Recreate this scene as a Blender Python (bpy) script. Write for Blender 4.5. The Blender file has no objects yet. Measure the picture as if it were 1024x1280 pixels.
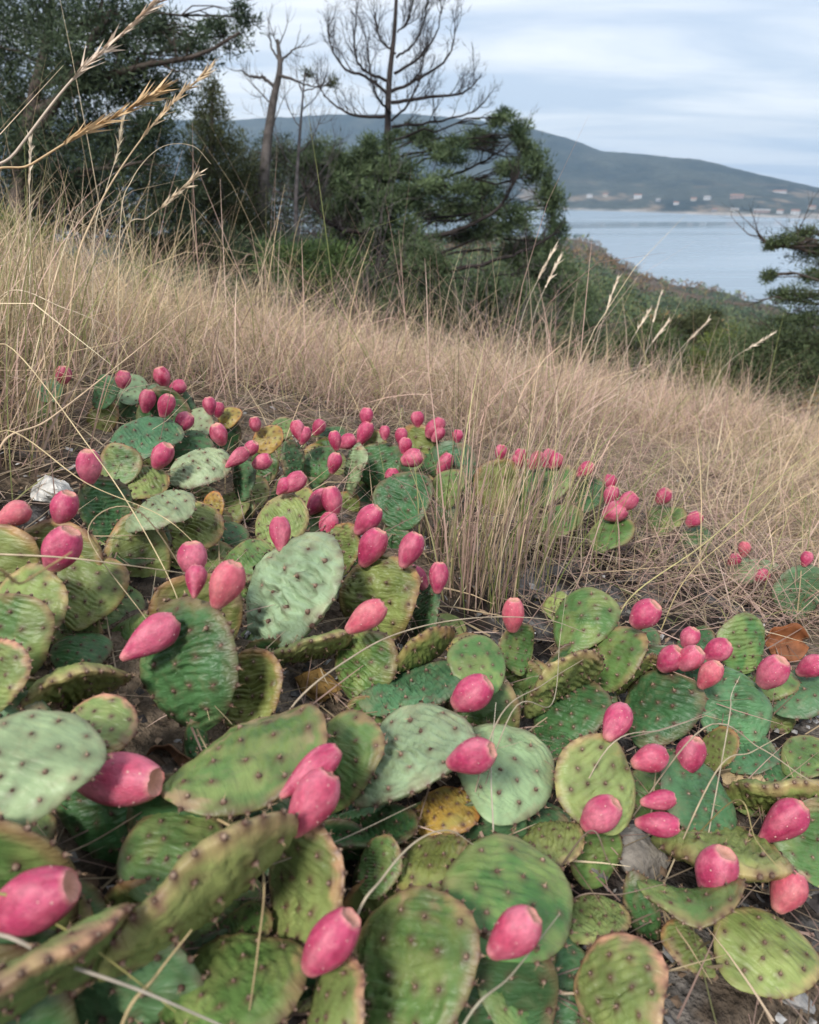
import bpy, math, random
import numpy as np
from mathutils import Vector, Matrix

random.seed(7)
RNG = np.random.default_rng(7)
scene = bpy.context.scene
COL = scene.collection
R = math.radians

# ------------------------------------------------------------------ camera
EYE = np.array([0.0, 0.0, 0.44])
PITCH = R(24.4)
FPX = 924.0                      # focal length in photograph pixels (1024 x 1280)
cam_d = bpy.data.cameras.new('camera')
cam_d.sensor_fit = 'VERTICAL'
cam_d.sensor_height = 36.0
cam_d.lens = 36.0 * FPX / 1280.0
cam_d.clip_start = 0.02
cam_d.clip_end = 20000
cam_d.dof.use_dof = True
cam_d.dof.focus_distance = 0.78
cam_d.dof.aperture_fstop = 10.0
cam = bpy.data.objects.new('camera', cam_d)
cam.location = EYE
cam.rotation_euler = (math.pi / 2 - PITCH, 0, 0)
COL.objects.link(cam)
scene.camera = cam

# ------------------------------------------------------------------ sky and sun
SUN_EL, SUN_AZ = 48.0, 205.0     # azimuth clockwise from +Y
world = bpy.data.worlds.new('World')
scene.world = world
world.use_nodes = True
wn, wl = world.node_tree.nodes, world.node_tree.links
wn.clear()
w_out = wn.new('ShaderNodeOutputWorld')
w_bg = wn.new('ShaderNodeBackground')
w_bg.inputs['Strength'].default_value = 0.1
w_sky = wn.new('ShaderNodeTexSky')
w_sky.sky_type = 'NISHITA'
w_sky.sun_disc = False
w_sky.sun_elevation = R(SUN_EL)
w_sky.sun_rotation = R(SUN_AZ)
w_sky.air_density = 1.0
w_sky.dust_density = 1.5
w_tc = wn.new('ShaderNodeTexCoord')
w_sep = wn.new('ShaderNodeSeparateXYZ')
wl.new(w_tc.outputs['Generated'], w_sep.inputs[0])
# cloud sheet: direction projected on a high plane
def wmath(op, a, b=None, clamp=False):
    n = wn.new('ShaderNodeMath'); n.operation = op; n.use_clamp = clamp
    for i, v in enumerate((a, b)):
        if v is None: continue
        if isinstance(v, (int, float)): n.inputs[i].default_value = v
        else: wl.new(v, n.inputs[i])
    return n.outputs[0]
zc = wmath('ADD', wmath('MAXIMUM', w_sep.outputs[2], 0.0), 0.10)
w_cmb = wn.new('ShaderNodeCombineXYZ')
wl.new(wmath('DIVIDE', w_sep.outputs[0], zc), w_cmb.inputs[0])
wl.new(wmath('DIVIDE', w_sep.outputs[1], zc), w_cmb.inputs[1])
w_map = wn.new('ShaderNodeMapping')
w_map.inputs['Rotation'].default_value = (0, 0, R(12))
w_map.inputs['Scale'].default_value = (0.45, 1.0, 1.0)
w_map.inputs['Location'].default_value = (0.7, 0.35, 0.0)
wl.new(w_cmb.outputs[0], w_map.inputs[0])
w_n = wn.new('ShaderNodeTexNoise')
w_n.inputs['Scale'].default_value = 1.0
w_n.inputs['Detail'].default_value = 7
w_n.inputs['Roughness'].default_value = 0.55
w_n.inputs['Distortion'].default_value = 0.5
wl.new(w_map.outputs[0], w_n.inputs['Vector'])
w_rmp = wn.new('ShaderNodeValToRGB')
w_rmp.color_ramp.elements[0].position = 0.38
w_rmp.color_ramp.elements[0].color = (4.6, 5.4, 6.6, 1)
w_rmp.color_ramp.elements[1].position = 0.62
w_rmp.color_ramp.elements[1].color = (7.9, 8.1, 8.4, 1)
wl.new(w_n.outputs['Fac'], w_rmp.inputs[0])
w_mix = wn.new('ShaderNodeMixRGB')
w_mix.inputs[0].default_value = 0.86
wl.new(w_sky.outputs[0], w_mix.inputs[1])
wl.new(w_rmp.outputs[0], w_mix.inputs[2])
wl.new(w_mix.outputs[0], w_bg.inputs['Color'])
wl.new(w_bg.outputs[0], w_out.inputs['Surface'])

sun_d = bpy.data.lights.new('sun', 'SUN')
sun_d.energy = 2.7
sun_d.angle = R(11)
sun_d.color = (1.0, 0.96, 0.90)
sun = bpy.data.objects.new('sun', sun_d)
COL.objects.link(sun)
a, e = R(SUN_AZ), R(SUN_EL)
to_sun = Vector((math.sin(a) * math.cos(e), math.cos(a) * math.cos(e), math.sin(e)))
sun.rotation_euler = to_sun.to_track_quat('Z', 'Y').to_euler()
sun.location = to_sun * 50

scene.view_settings.view_transform = 'Standard'
scene.view_settings.look = 'None'
scene.view_settings.exposure = 0.60
scene.view_settings.gamma = 1.0
scene.view_settings.use_curve_mapping = False
scene.render.engine = 'CYCLES'
scene.cycles.use_denoising = True
scene.cycles.max_bounces = 6
scene.cycles.diffuse_bounces = 3
scene.cycles.glossy_bounces = 2
scene.cycles.transmission_bounces = 4
scene.cycles.volume_bounces = 0
scene.cycles.caustics_reflective = False
scene.cycles.caustics_refractive = False

# ------------------------------------------------------------------ helpers
cp, sp = math.cos(PITCH), math.sin(PITCH)
def ray(px, py):
    u, v = (px - 512.0) / FPX, -(py - 640.0) / FPX
    return np.array([u, cp + v * sp, -sp + v * cp])     # depth 1 along the optical axis
def at_depth(px, py, d): return EYE + ray(px, py) * d
def project(p):
    q = np.asarray(p) - EYE
    d = q[..., 1] * cp - q[..., 2] * sp
    v = q[..., 1] * sp + q[..., 2] * cp
    return 512 + FPX * q[..., 0] / d, 640 - FPX * v / d, d

_P = np.random.default_rng(3).random((64, 64, 64)).astype(np.float32)
def vnoise(x, y, z=0.0):
    x, y, z = np.broadcast_arrays(np.asarray(x, float), np.asarray(y, float), np.asarray(z, float))
    xi, yi, zi = np.floor(x).astype(int), np.floor(y).astype(int), np.floor(z).astype(int)
    fx, fy, fz = x - xi, y - yi, z - zi
    fx, fy, fz = [f * f * (3 - 2 * f) for f in (fx, fy, fz)]
    def P(i, j, k): return _P[(xi + i) & 63, (yi + j) & 63, (zi + k) & 63]
    a = P(0,0,0)*(1-fx)+P(1,0,0)*fx; b = P(0,1,0)*(1-fx)+P(1,1,0)*fx
    c = P(0,0,1)*(1-fx)+P(1,0,1)*fx; d = P(0,1,1)*(1-fx)+P(1,1,1)*fx
    return (a*(1-fy)+b*fy)*(1-fz)+(c*(1-fy)+d*fy)*fz
def fbm(x, y, z=0.0, o=4):
    s, amp, t = 0.0, 0.5, 0.0
    for k in range(o):
        s = s + amp * vnoise(np.asarray(x) * 2**k + 17.3*k, np.asarray(y) * 2**k + 5.1*k, np.asarray(z) * 2**k)
        t += amp; amp *= 0.5
    return s / t
def sstep(a, b, x):
    t = np.clip((np.asarray(x, float) - a) / (b - a), 0, 1)
    return t * t * (3 - 2 * t)

def mesh_np(name, verts, faces, col=None, smooth=True):
    """faces: int array (n,3) or (n,4), or a list of such arrays"""
    me = bpy.data.meshes.new(name)
    v = np.asarray(verts, np.float32)
    fl = faces if isinstance(faces, list) else [faces]
    fl = [np.asarray(f, np.int32) for f in fl if len(f)]
    nl = sum(f.size for f in fl); npol = sum(len(f) for f in fl)
    me.vertices.add(len(v)); me.vertices.foreach_set('co', v.ravel())
    me.loops.add(nl); me.loops.foreach_set('vertex_index', np.concatenate([f.ravel() for f in fl]))
    me.polygons.add(npol)
    tot = np.concatenate([np.full(len(f), f.shape[1], np.int32) for f in fl])
    me.polygons.foreach_set('loop_start', np.concatenate([[0], np.cumsum(tot)[:-1]]).astype(np.int32))
    me.polygons.foreach_set('loop_total', tot)
    me.polygons.foreach_set('use_smooth', np.full(npol, smooth, bool))
    if col is not None:
        col = np.asarray(col); c = np.ones((len(v), 4), np.float32); c[:, :col.shape[1]] = np.clip(col, 0, 1)
        at = me.color_attributes.new('col', 'FLOAT_COLOR', 'POINT')
        at.data.foreach_set('color', c.ravel())
    me.update(calc_edges=True)
    return me

def link(name, me, mat=None, parent=None, mw=None):
    o = bpy.data.objects.new(name, me)
    COL.objects.link(o)
    if mat is not None and me is not None and not me.materials: me.materials.append(mat)
    if parent is not None: o.parent = parent
    if mw is not None: o.matrix_basis = mw
    return o
def tag(o, label=None, cat=None, group=None, kind=None):
    if label: o['label'] = label
    if cat: o['category'] = cat
    if group: o['group'] = group
    if kind: o['kind'] = kind
    return o
def empty(name, loc):
    o = bpy.data.objects.new(name, None); o.empty_display_size = 0.05
    COL.objects.link(o); o.location = loc
    return o

def tubes(polys, sides=5):
    """polys: list of (pts (n,3), radii (n,)) -> verts, quads"""
    V, F, off = [], [], 0
    for pts, rad in polys:
        pts = np.asarray(pts, float); rad = np.asarray(rad, float); n = len(pts)
        tan = np.gradient(pts, axis=0); tan /= np.linalg.norm(tan, axis=1)[:, None] + 1e-12
        ref = np.array([0.31, 0.17, 0.93]) if abs(tan[0][2]) < 0.9 else np.array([1.0, 0.1, 0.0])
        s = np.cross(tan, ref); s /= np.linalg.norm(s, axis=1)[:, None] + 1e-12
        t = np.cross(tan, s)
        an = np.linspace(0, 2 * np.pi, sides, endpoint=False)
        ring = pts[:, None] + rad[:, None, None] * (np.cos(an)[None, :, None] * s[:, None] + np.sin(an)[None, :, None] * t[:, None])
        V.append(ring.reshape(-1, 3))
        i = np.arange(n - 1)[:, None] * sides; j = np.arange(sides)[None]; j2 = (j + 1) % sides
        F.append((np.stack([i + j, i + j2, i + sides + j2, i + sides + j], -1).reshape(-1, 4)) + off)
        off += n * sides
    return np.concatenate(V), np.concatenate(F)
def crom(pts, n=8):
    p = np.asarray(pts, float)
    if len(p) < 3:
        t = np.linspace(0, 1, n + 1)[:, None]; return p[0] * (1 - t) + p[-1] * t
    q = np.vstack([2 * p[0] - p[1], p, 2 * p[-1] - p[-2]])
    out = []
    for i in range(1, len(q) - 2):
        t = np.linspace(0, 1, n, endpoint=False)[:, None]
        a, b, c, d = q[i-1], q[i], q[i+1], q[i+2]
        out.append(0.5 * (2*b + (c-a)*t + (2*a-5*b+4*c-d)*t*t + (3*b-a-3*c+d)*t**3))
    out.append(p[-1:])
    return np.concatenate(out)

# ------------------------------------------------------------------ materials
def mat_new(name):
    m = bpy.data.materials.new(name); m.use_nodes = True
    return m, m.node_tree.nodes, m.node_tree.links, m.node_tree.nodes['Principled BSDF']
def vcol_mat(name, rough=0.6, spec=0.3, nscale=60, namt=0.25, bump=0.0, bscale=200, bdist=0.001, trans=0.0, coat=0.0, sss=0.0):
    """vertex colour 'col' times a fine noise"""
    m, n, l, b = mat_new(name)
    at = n.new('ShaderNodeVertexColor'); at.layer_name = 'col'
    tc = n.new('ShaderNodeTexCoord')
    no = n.new('ShaderNodeTexNoise'); no.inputs['Scale'].default_value = nscale; no.inputs['Detail'].default_value = 4
    l.new(tc.outputs['Object'], no.inputs['Vector'])
    mr = n.new('ShaderNodeMapRange')
    mr.inputs['From Min'].default_value = 0.3; mr.inputs['From Max'].default_value = 0.7
    mr.inputs['To Min'].default_value = 1 - namt; mr.inputs['To Max'].default_value = 1 + namt
    l.new(no.outputs['Fac'], mr.inputs['Value'])
    mx = n.new('ShaderNodeVectorMath'); mx.operation = 'SCALE'
    l.new(at.outputs['Color'], mx.inputs[0]); l.new(mr.outputs[0], mx.inputs['Scale'])
    l.new(mx.outputs[0], b.inputs['Base Color'])
    b.inputs['Roughness'].default_value = rough
    b.inputs['Specular IOR Level'].default_value = spec
    b.inputs['Coat Weight'].default_value = coat
    if sss:
        b.inputs['Subsurface Weight'].default_value = sss
        b.inputs['Subsurface Radius'].default_value = (1.0, 0.4, 0.25)
        b.inputs['Subsurface Scale'].default_value = 0.004
    if bump:
        n2 = n.new('ShaderNodeTexNoise'); n2.inputs['Scale'].default_value = bscale; n2.inputs['Detail'].default_value = 5
        l.new(tc.outputs['Object'], n2.inputs['Vector'])
        bp = n.new('ShaderNodeBump'); bp.inputs['Strength'].default_value = bump; bp.inputs['Distance'].default_value = bdist
        l.new(n2.outputs['Fac'], bp.inputs['Height']); l.new(bp.outputs[0], b.inputs['Normal'])
    if trans:
        tr = n.new('ShaderNodeBsdfTranslucent'); l.new(mx.outputs[0], tr.inputs['Color'])
        ms = n.new('ShaderNodeMixShader'); ms.inputs[0].default_value = trans
        l.new(b.outputs[0], ms.inputs[1]); l.new(tr.outputs[0], ms.inputs[2])
        l.new(ms.outputs[0], n['Material Output'].inputs['Surface'])
    return m
M_PAD = vcol_mat('cactus_skin', 0.46, 0.36, 45, 0.26, 0.35, 420, 0.0006)
def pad_wrinkles(m):
    # fine transverse creases, their depth stored per pad in the alpha of the vertex colour
    n, l = m.node_tree.nodes, m.node_tree.links
    bs = n['Principled BSDF']; bump0 = bs.inputs['Normal'].links[0].from_node
    tc = n.new('ShaderNodeTexCoord'); mp = n.new('ShaderNodeMapping'); mp.inputs['Scale'].default_value = (70, 70, 230)
    no = n.new('ShaderNodeTexNoise'); no.inputs['Scale'].default_value = 1.0; no.inputs['Detail'].default_value = 2; no.inputs['Distortion'].default_value = 0.8
    oi = n.new('ShaderNodeObjectInfo'); ad = n.new('ShaderNodeVectorMath'); ad.operation = 'ADD'
    l.new(tc.outputs['Object'], mp.inputs[0]); l.new(mp.outputs[0], ad.inputs[0])
    mu = n.new('ShaderNodeMath'); mu.operation = 'MULTIPLY'; mu.inputs[1].default_value = 40
    l.new(oi.outputs['Random'], mu.inputs[0]); l.new(mu.outputs[0], ad.inputs[1]); l.new(ad.outputs[0], no.inputs['Vector'])
    at = [x for x in n if x.bl_idname == 'ShaderNodeVertexColor'][0]
    bp = n.new('ShaderNodeBump'); bp.inputs['Distance'].default_value = 0.0030
    l.new(at.outputs['Alpha'], bp.inputs['Strength']); l.new(no.outputs['Fac'], bp.inputs['Height'])
    l.new(bump0.outputs[0], bp.inputs['Normal']); l.new(bp.outputs[0], bs.inputs['Normal'])
pad_wrinkles(M_PAD)
M_ARE = vcol_mat('areole_wool', 0.9, 0.1, 300, 0.3)
M_FRU = vcol_mat('fruit_skin', 0.46, 0.42, 9, 0.20, 0.22, 26, 0.02, sss=0.10)
M_SCAR = vcol_mat('fruit_scar', 0.7, 0.2, 300, 0.3, 0.4, 500, 0.0008)
M_GRASS = vcol_mat('dry_grass_blade', 0.6, 0.3, 20, 0.1, trans=0.38)
M_STRAW = vcol_mat('straw', 0.65, 0.25, 90, 0.2)
M_LEAF = vcol_mat('conifer_foliage', 0.65, 0.2, 3, 0.3, trans=0.15)
M_BARK = vcol_mat('bark', 0.9, 0.1, 9, 0.4, 0.8, 30, 0.02)
M_STONE = vcol_mat('stone', 0.9, 0.2, 70, 0.35, 0.8, 160, 0.004)
M_LITTER = vcol_mat('litter', 0.9, 0.1, 150, 0.3)
M_WOOD = vcol_mat('woodland_leaves', 0.8, 0.1, 0.05, 0.2)

# ------------------------------------------------------------------ terrain
SEA = -59.5
AZ_K = np.radians([-180, -100, -60, -25, 0, 12, 17, 26, 30, 50, 90, 130, 180])
SHORE = np.array([900, 900, 900, 900, 900, 800, 520, 420, 340, 300, 330, 600, 900.0])
def near_g(x, y):
    fy = np.where(y < 0, 0.08 * y, np.where(y < 2.2, 0.08 * y - 0.07 * y * y, -0.163 - 0.228 * (y - 2.2)))
    return -(0.30 - 0.13 * sstep(0.9, 3.0, y)) * 24 * np.tanh(x / 24) + fy
def ground_z(x, y, detail=True):
    x = np.asarray(x, float); y = np.asarray(y, float)
    r = np.hypot(x, y) + 1e-9; az = np.arctan2(x, y)
    n = near_g(x, y)
    Rs = np.interp(az, AZ_K, SHORE)
    far = 0.44 - 60.0 * np.minimum(r / Rs, 1.35) ** 0.705
    far = far + (fbm(x * 0.012, y * 0.012, 1.5) - 0.5) * 14 * sstep(60, 250, r)
    # uphill flank on the left and behind keeps above the coast
    up = 6.0 * np.tanh(r / 60.0) - 10 * sstep(200, 900, r) * 6
    wt = sstep(R(-62), R(-18), az) * (1 - sstep(R(100), R(150), az))
    far = far * wt + up * (1 - wt)
    b = sstep(7, 26, r)
    z = n * (1 - b) + far * b
    if detail:
        z = z + (fbm(x * 2.2, y * 2.2, 4.0) - 0.5) * 0.05 * (1 - b)
    return z
def hit(px, py, h=0.0, tmax=60.0):
    d = ray(px, py)
    t = np.geomspace(0.12, tmax, 900)
    P = EYE + d[None] * t[:, None]
    s = P[:, 2] - ground_z(P[:, 0], P[:, 1], False) - h
    k = np.argmax(s < 0)
    if s[k] >= 0: k = len(t) - 1
    if k == 0: return t[0]
    f = s[k-1] / (s[k-1] - s[k] + 1e-12)
    return t[k-1] + f * (t[k] - t[k-1])

def build_ground():
    na = 270
    rr = np.concatenate([np.linspace(0.02, 1.8, 130)[:-1], np.geomspace(1.8, 1100, 100)])
    # angular samples denser in the view
    u = np.linspace(-1, 1, na, endpoint=False)
    th = np.pi * (0.32 * u + 0.68 * u ** 3)
    A, RR = np.meshgrid(th, rr)
    X, Y = RR * np.sin(A), RR * np.cos(A)
    Z = ground_z(X, Y)
    near = 1 - sstep(2.0, 5.0, RR)
    Z = Z + near * ((fbm(X * 18, Y * 18, 2.0) - 0.5) * 0.022 + (fbm(X * 70, Y * 70, 7.0, 3) - 0.5) * 0.010)
    V = np.stack([X, Y, Z], -1).reshape(-1, 3)
    V = np.vstack([V, [[0, 0, float(ground_z(0, 0))]]])
    n = len(rr)
    i = np.arange(n - 1)[:, None] * na; j = np.arange(na)[None]; j2 = (j + 1) % na
    Q = np.stack([i + j, i + na + j, i + na + j2, i + j2], -1).reshape(-1, 4)
    T = np.stack([np.full(na, len(V) - 1), np.arange(na), (np.arange(na) + 1) % na], -1)
    # soil colour: dark humus close by, thatch further, scrubby green down the hill
    x, y = V[:, 0], V[:, 1]; r = np.hypot(x, y)
    soil = np.array([0.026, 0.020, 0.017]); grey = np.array([0.20, 0.19, 0.18]); thatch = np.array([0.24, 0.18, 0.125])
    scrub = np.array([0.045, 0.050, 0.025]); brown = np.array([0.10, 0.065, 0.04])
    m = sstep(0.52, 0.70, fbm(x * 30, y * 30, 9.0))[:, None]
    c = soil * (1 - m) + grey * m * 0.7 + soil * m * 0.3
    k = (sstep(0.40, 0.60, fbm(x * 4, y * 4, 3.0)) * 0.6 * sstep(0.2, 0.5, r) + 0.4 * sstep(1.2, 1.8, r))[:, None]
    c = c * (1 - k) + thatch * k
    f = sstep(6, 14, r)[:, None]
    g = sstep(0.4, 0.65, fbm(x * 0.03, y * 0.03, 5.0))[:, None]
    c = c * (1 - f) + (scrub * (1 - g) + brown * g) * f
    me = mesh_np('ground', V, [Q, T], c)
    o = link('ground', me, vcol_mat('soil', 0.95, 0.1, 85, 0.6, 1.0, 170, 0.010))
    tag(o, kind='structure')
build_ground()

# sea
def build_sea():
    n = 96; th = np.linspace(0, 2 * np.pi, n, endpoint=False)
    rr = np.array([0.0, 200, 500, 1000, 2000, 4500])
    V = [[0, 0, SEA]]; F4 = []; F3 = []
    for q in rr[1:]: V += [[q * math.sin(t), q * math.cos(t), SEA] for t in th]
    for j in range(n): F3.append((0, 1 + (j + 1) % n, 1 + j))
    for i in range(len(rr) - 2):
        for j in range(n):
            a0 = 1 + i * n + j; a1 = 1 + i * n + (j + 1) % n
            F4.append((a0, a1, a1 + n, a0 + n))
    m, nn, l, b = mat_new('sea_water')
    b.inputs['Base Color'].default_value = (0.24, 0.30, 0.35, 1)
    b.inputs['Roughness'].default_value = 0.22
    b.inputs['IOR'].default_value = 1.33
    tc = nn.new('ShaderNodeTexCoord'); mp = nn.new('ShaderNodeMapping'); mp.inputs['Scale'].default_value = (0.02, 0.05, 1)
    no = nn.new('ShaderNodeTexNoise'); no.inputs['Scale'].default_value = 4.0; no.inputs['Detail'].default_value = 6
    l.new(tc.outputs['Object'], mp.inputs[0]); l.new(mp.outputs[0], no.inputs['Vector'])
    bp = nn.new('ShaderNodeBump'); bp.inputs['Strength'].default_value = 0.10; bp.inputs['Distance'].default_value = 0.5
    l.new(no.outputs['Fac'], bp.inputs['Height']); l.new(bp.outputs[0], b.inputs['Normal'])
    mp2 = nn.new('ShaderNodeMapping'); mp2.inputs['Scale'].default_value = (0.002, 0.012, 1); n2 = nn.new('ShaderNodeTexNoise'); n2.inputs['Scale'].default_value = 1.0; n2.inputs['Detail'].default_value = 5
    l.new(tc.outputs['Object'], mp2.inputs[0]); l.new(mp2.outputs[0], n2.inputs['Vector'])
    rr = nn.new('ShaderNodeMapRange'); rr.inputs['From Min'].default_value = .35; rr.inputs['From Max'].default_value = .65; rr.inputs['To Min'].default_value = .10; rr.inputs['To Max'].default_value = .42
    l.new(n2.outputs['Fac'], rr.inputs['Value']); l.new(rr.outputs[0], b.inputs['Roughness'])   # wind streaks
    tag(link('sea', mesh_np('sea', V, [np.array(F4), np.array(F3)]), m), kind='structure')
build_sea()

# far hills across the bay
HX = np.array([-900, -200, 200, 400, 600, 705, 800, 900, 1024, 1300, 2400.0])
SH_Y = np.array([250, 252, 254, 256, 260, 262, 265, 269, 274, 282, 296.0])
RX = np.array([-900, -300, 0, 300, 420, 520, 600, 660, 700, 745, 800, 860, 940, 1024, 1150, 1400, 2400.0])
RIDGE_Y = np.array([172, 160, 150, 150, 143, 142, 152, 161, 172, 189, 193, 199, 218, 237, 252, 262, 275.0])
def px_az(px): return np.arctan2((np.asarray(px, float) - 512) / FPX, cp)   # rough azimuth near the horizon
HORIZ = 640 - FPX * math.tan(PITCH)
def far_params(az):
    px = 512 + FPX * np.tan(np.clip(az, -1.25, 1.25)) * (cp + 0.40 * sp)
    def dist_sea(yy):
        v = -(yy - 640) / FPX
        return 60.0 * np.hypot(cp + v * sp, (px - 512) / FPX) / (sp - v * cp)
    ys = np.interp(px, HX, SH_Y); yr = np.interp(px, RX, RIDGE_Y)
    Rs = np.clip(dist_sea(ys), 900, 2600)
    v = -(yr - 640) / FPX
    slope = (-sp + v * cp) / np.hypot(cp + v * sp, (px - 512) / FPX)
    Rr = Rs + 650
    return Rs, Rr, 0.44 + slope * Rr
def far_z(x, y):
    az = np.arctan2(x, y); r = np.hypot(x, y)
    Rs, Rr, zr = far_params(az)
    t = (r - Rs) / (Rr - Rs)
    up = np.clip(t, 0, 1)
    prof = 0.72 * up ** 0.85 + 0.28 * sstep(0, 1, up)
    z = SEA + (zr - SEA) * prof
    z = np.where(t > 1, zr - (t - 1) ** 1.3 * (zr - SEA) * 0.5, z)
    z = np.where(t < 0, SEA + t * 60, z)
    z = z + (fbm(x * 0.004, y * 0.004, 2.2) - 0.5) * 26 * sstep(0.05, 0.5, t) * (1 - sstep(0.75, 0.97, t)) + (fbm(x * 0.03, y * 0.03, 6.0) - 0.5) * 6 * sstep(0.0, 0.1, t)
    return z
def build_hills():
    na, nr = 520, 90
    az = np.linspace(R(-62), R(62), na)
    t = np.concatenate([np.linspace(-0.05, 1.05, 70), np.linspace(1.08, 2.4, nr - 70)])
    Rs, Rr, zr = far_params(az)
    RR = Rs[None] + t[:, None] * (Rr - Rs)[None]
    X, Y = RR * np.sin(az)[None], RR * np.cos(az)[None]
    Z = far_z(X, Y)
    V = np.stack([X, Y, Z], -1).reshape(-1, 3)
    i = np.arange(nr - 1)[:, None] * na; j = np.arange(na - 1)[None]
    Q = np.stack([i + j, i + na + j, i + na + j + 1, i + j + 1], -1).reshape(-1, 4)[:, ::-1]
    x, y, z = V.T
    f = (sstep(0.42, 0.60, fbm(x * 0.010, y * 0.010, 3.3)) * .7 + .5 * sstep(.45, .65, fbm(x * .05, y * .05, 4.4, 3)))[:, None].clip(0, 1)
    c = np.array([0.014, 0.023, 0.020]) * (1 - f) + np.array([0.050, 0.056, 0.042]) * f
    f2 = (sstep(0.60, 0.70, fbm(x * 0.02, y * 0.02, 8.0)) * sstep(60, 15, z - SEA))[:, None]
    c = c * (1 - f2) + np.array([0.17, 0.13, 0.09]) * f2
    f3 = (1 - sstep(1.5, 4.5, z - SEA + (fbm(x * 0.03, y * 0.03, 1.0) - 0.5) * 5))[:, None]
    c = c * (1 - f3) + np.array([0.30, 0.27, 0.24]) * f3
    tag(link('hills', mesh_np('hills', V, Q, c), vcol_mat('hill_scrub', 0.95, 0.05, 0.06, 0.35, 1.0, 0.12, 4.0)), kind='structure')
build_hills()
# ------------------------------------------------------------------ prickly pears
TONES = {            # skin colour, rim colour, rim amount
    'green':  ((0.076, 0.140, 0.040), (0.34, 0.19, 0.10), 0.70),
    'bright': ((0.062, 0.140, 0.038), (0.25, 0.24, 0.10), 0.45),
    'dark':   ((0.038, 0.094, 0.032), (0.24, 0.13, 0.07), 0.55),
    'blue':   ((0.060, 0.132, 0.060), (0.17, 0.18, 0.10), 0.40),
    'pale':   ((0.198, 0.262, 0.142), (0.26, 0.27, 0.15), 0.55),
    'lime':   ((0.180, 0.225, 0.070), (0.46, 0.31, 0.15), 0.85),
    'olive':  ((0.130, 0.160, 0.045), (0.42, 0.21, 0.09), 0.80),
    'blush':  ((0.130, 0.180, 0.060), (0.54, 0.27, 0.17), 1.00),
    'orange': ((0.250, 0.165, 0.035), (0.48, 0.19, 0.06), 0.95),
}
PURPLE = np.array([0.085, 0.030, 0.028])

def areole_layout(rng, k):
    pts = []
    s = 0.43
    off = rng.uniform(-0.15, 0.15, 2)
    for i in range(-3, 4):
        for j in range(-3, 4):
            p = np.array([(i + 0.5 * (j % 2)) * s, j * s * 0.88]) + off + rng.normal(0, 0.035, 2)
            if np.hypot(*p) < 0.86: pts.append(p)
    rim = []
    for q in range(k):
        t = -np.pi / 2 + 0.5 + (2 * np.pi - 1.0) * (q + 0.5) / k + rng.normal(0, 0.04)
        rim.append(t)
    return np.array(pts), np.array(rim)

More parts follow.
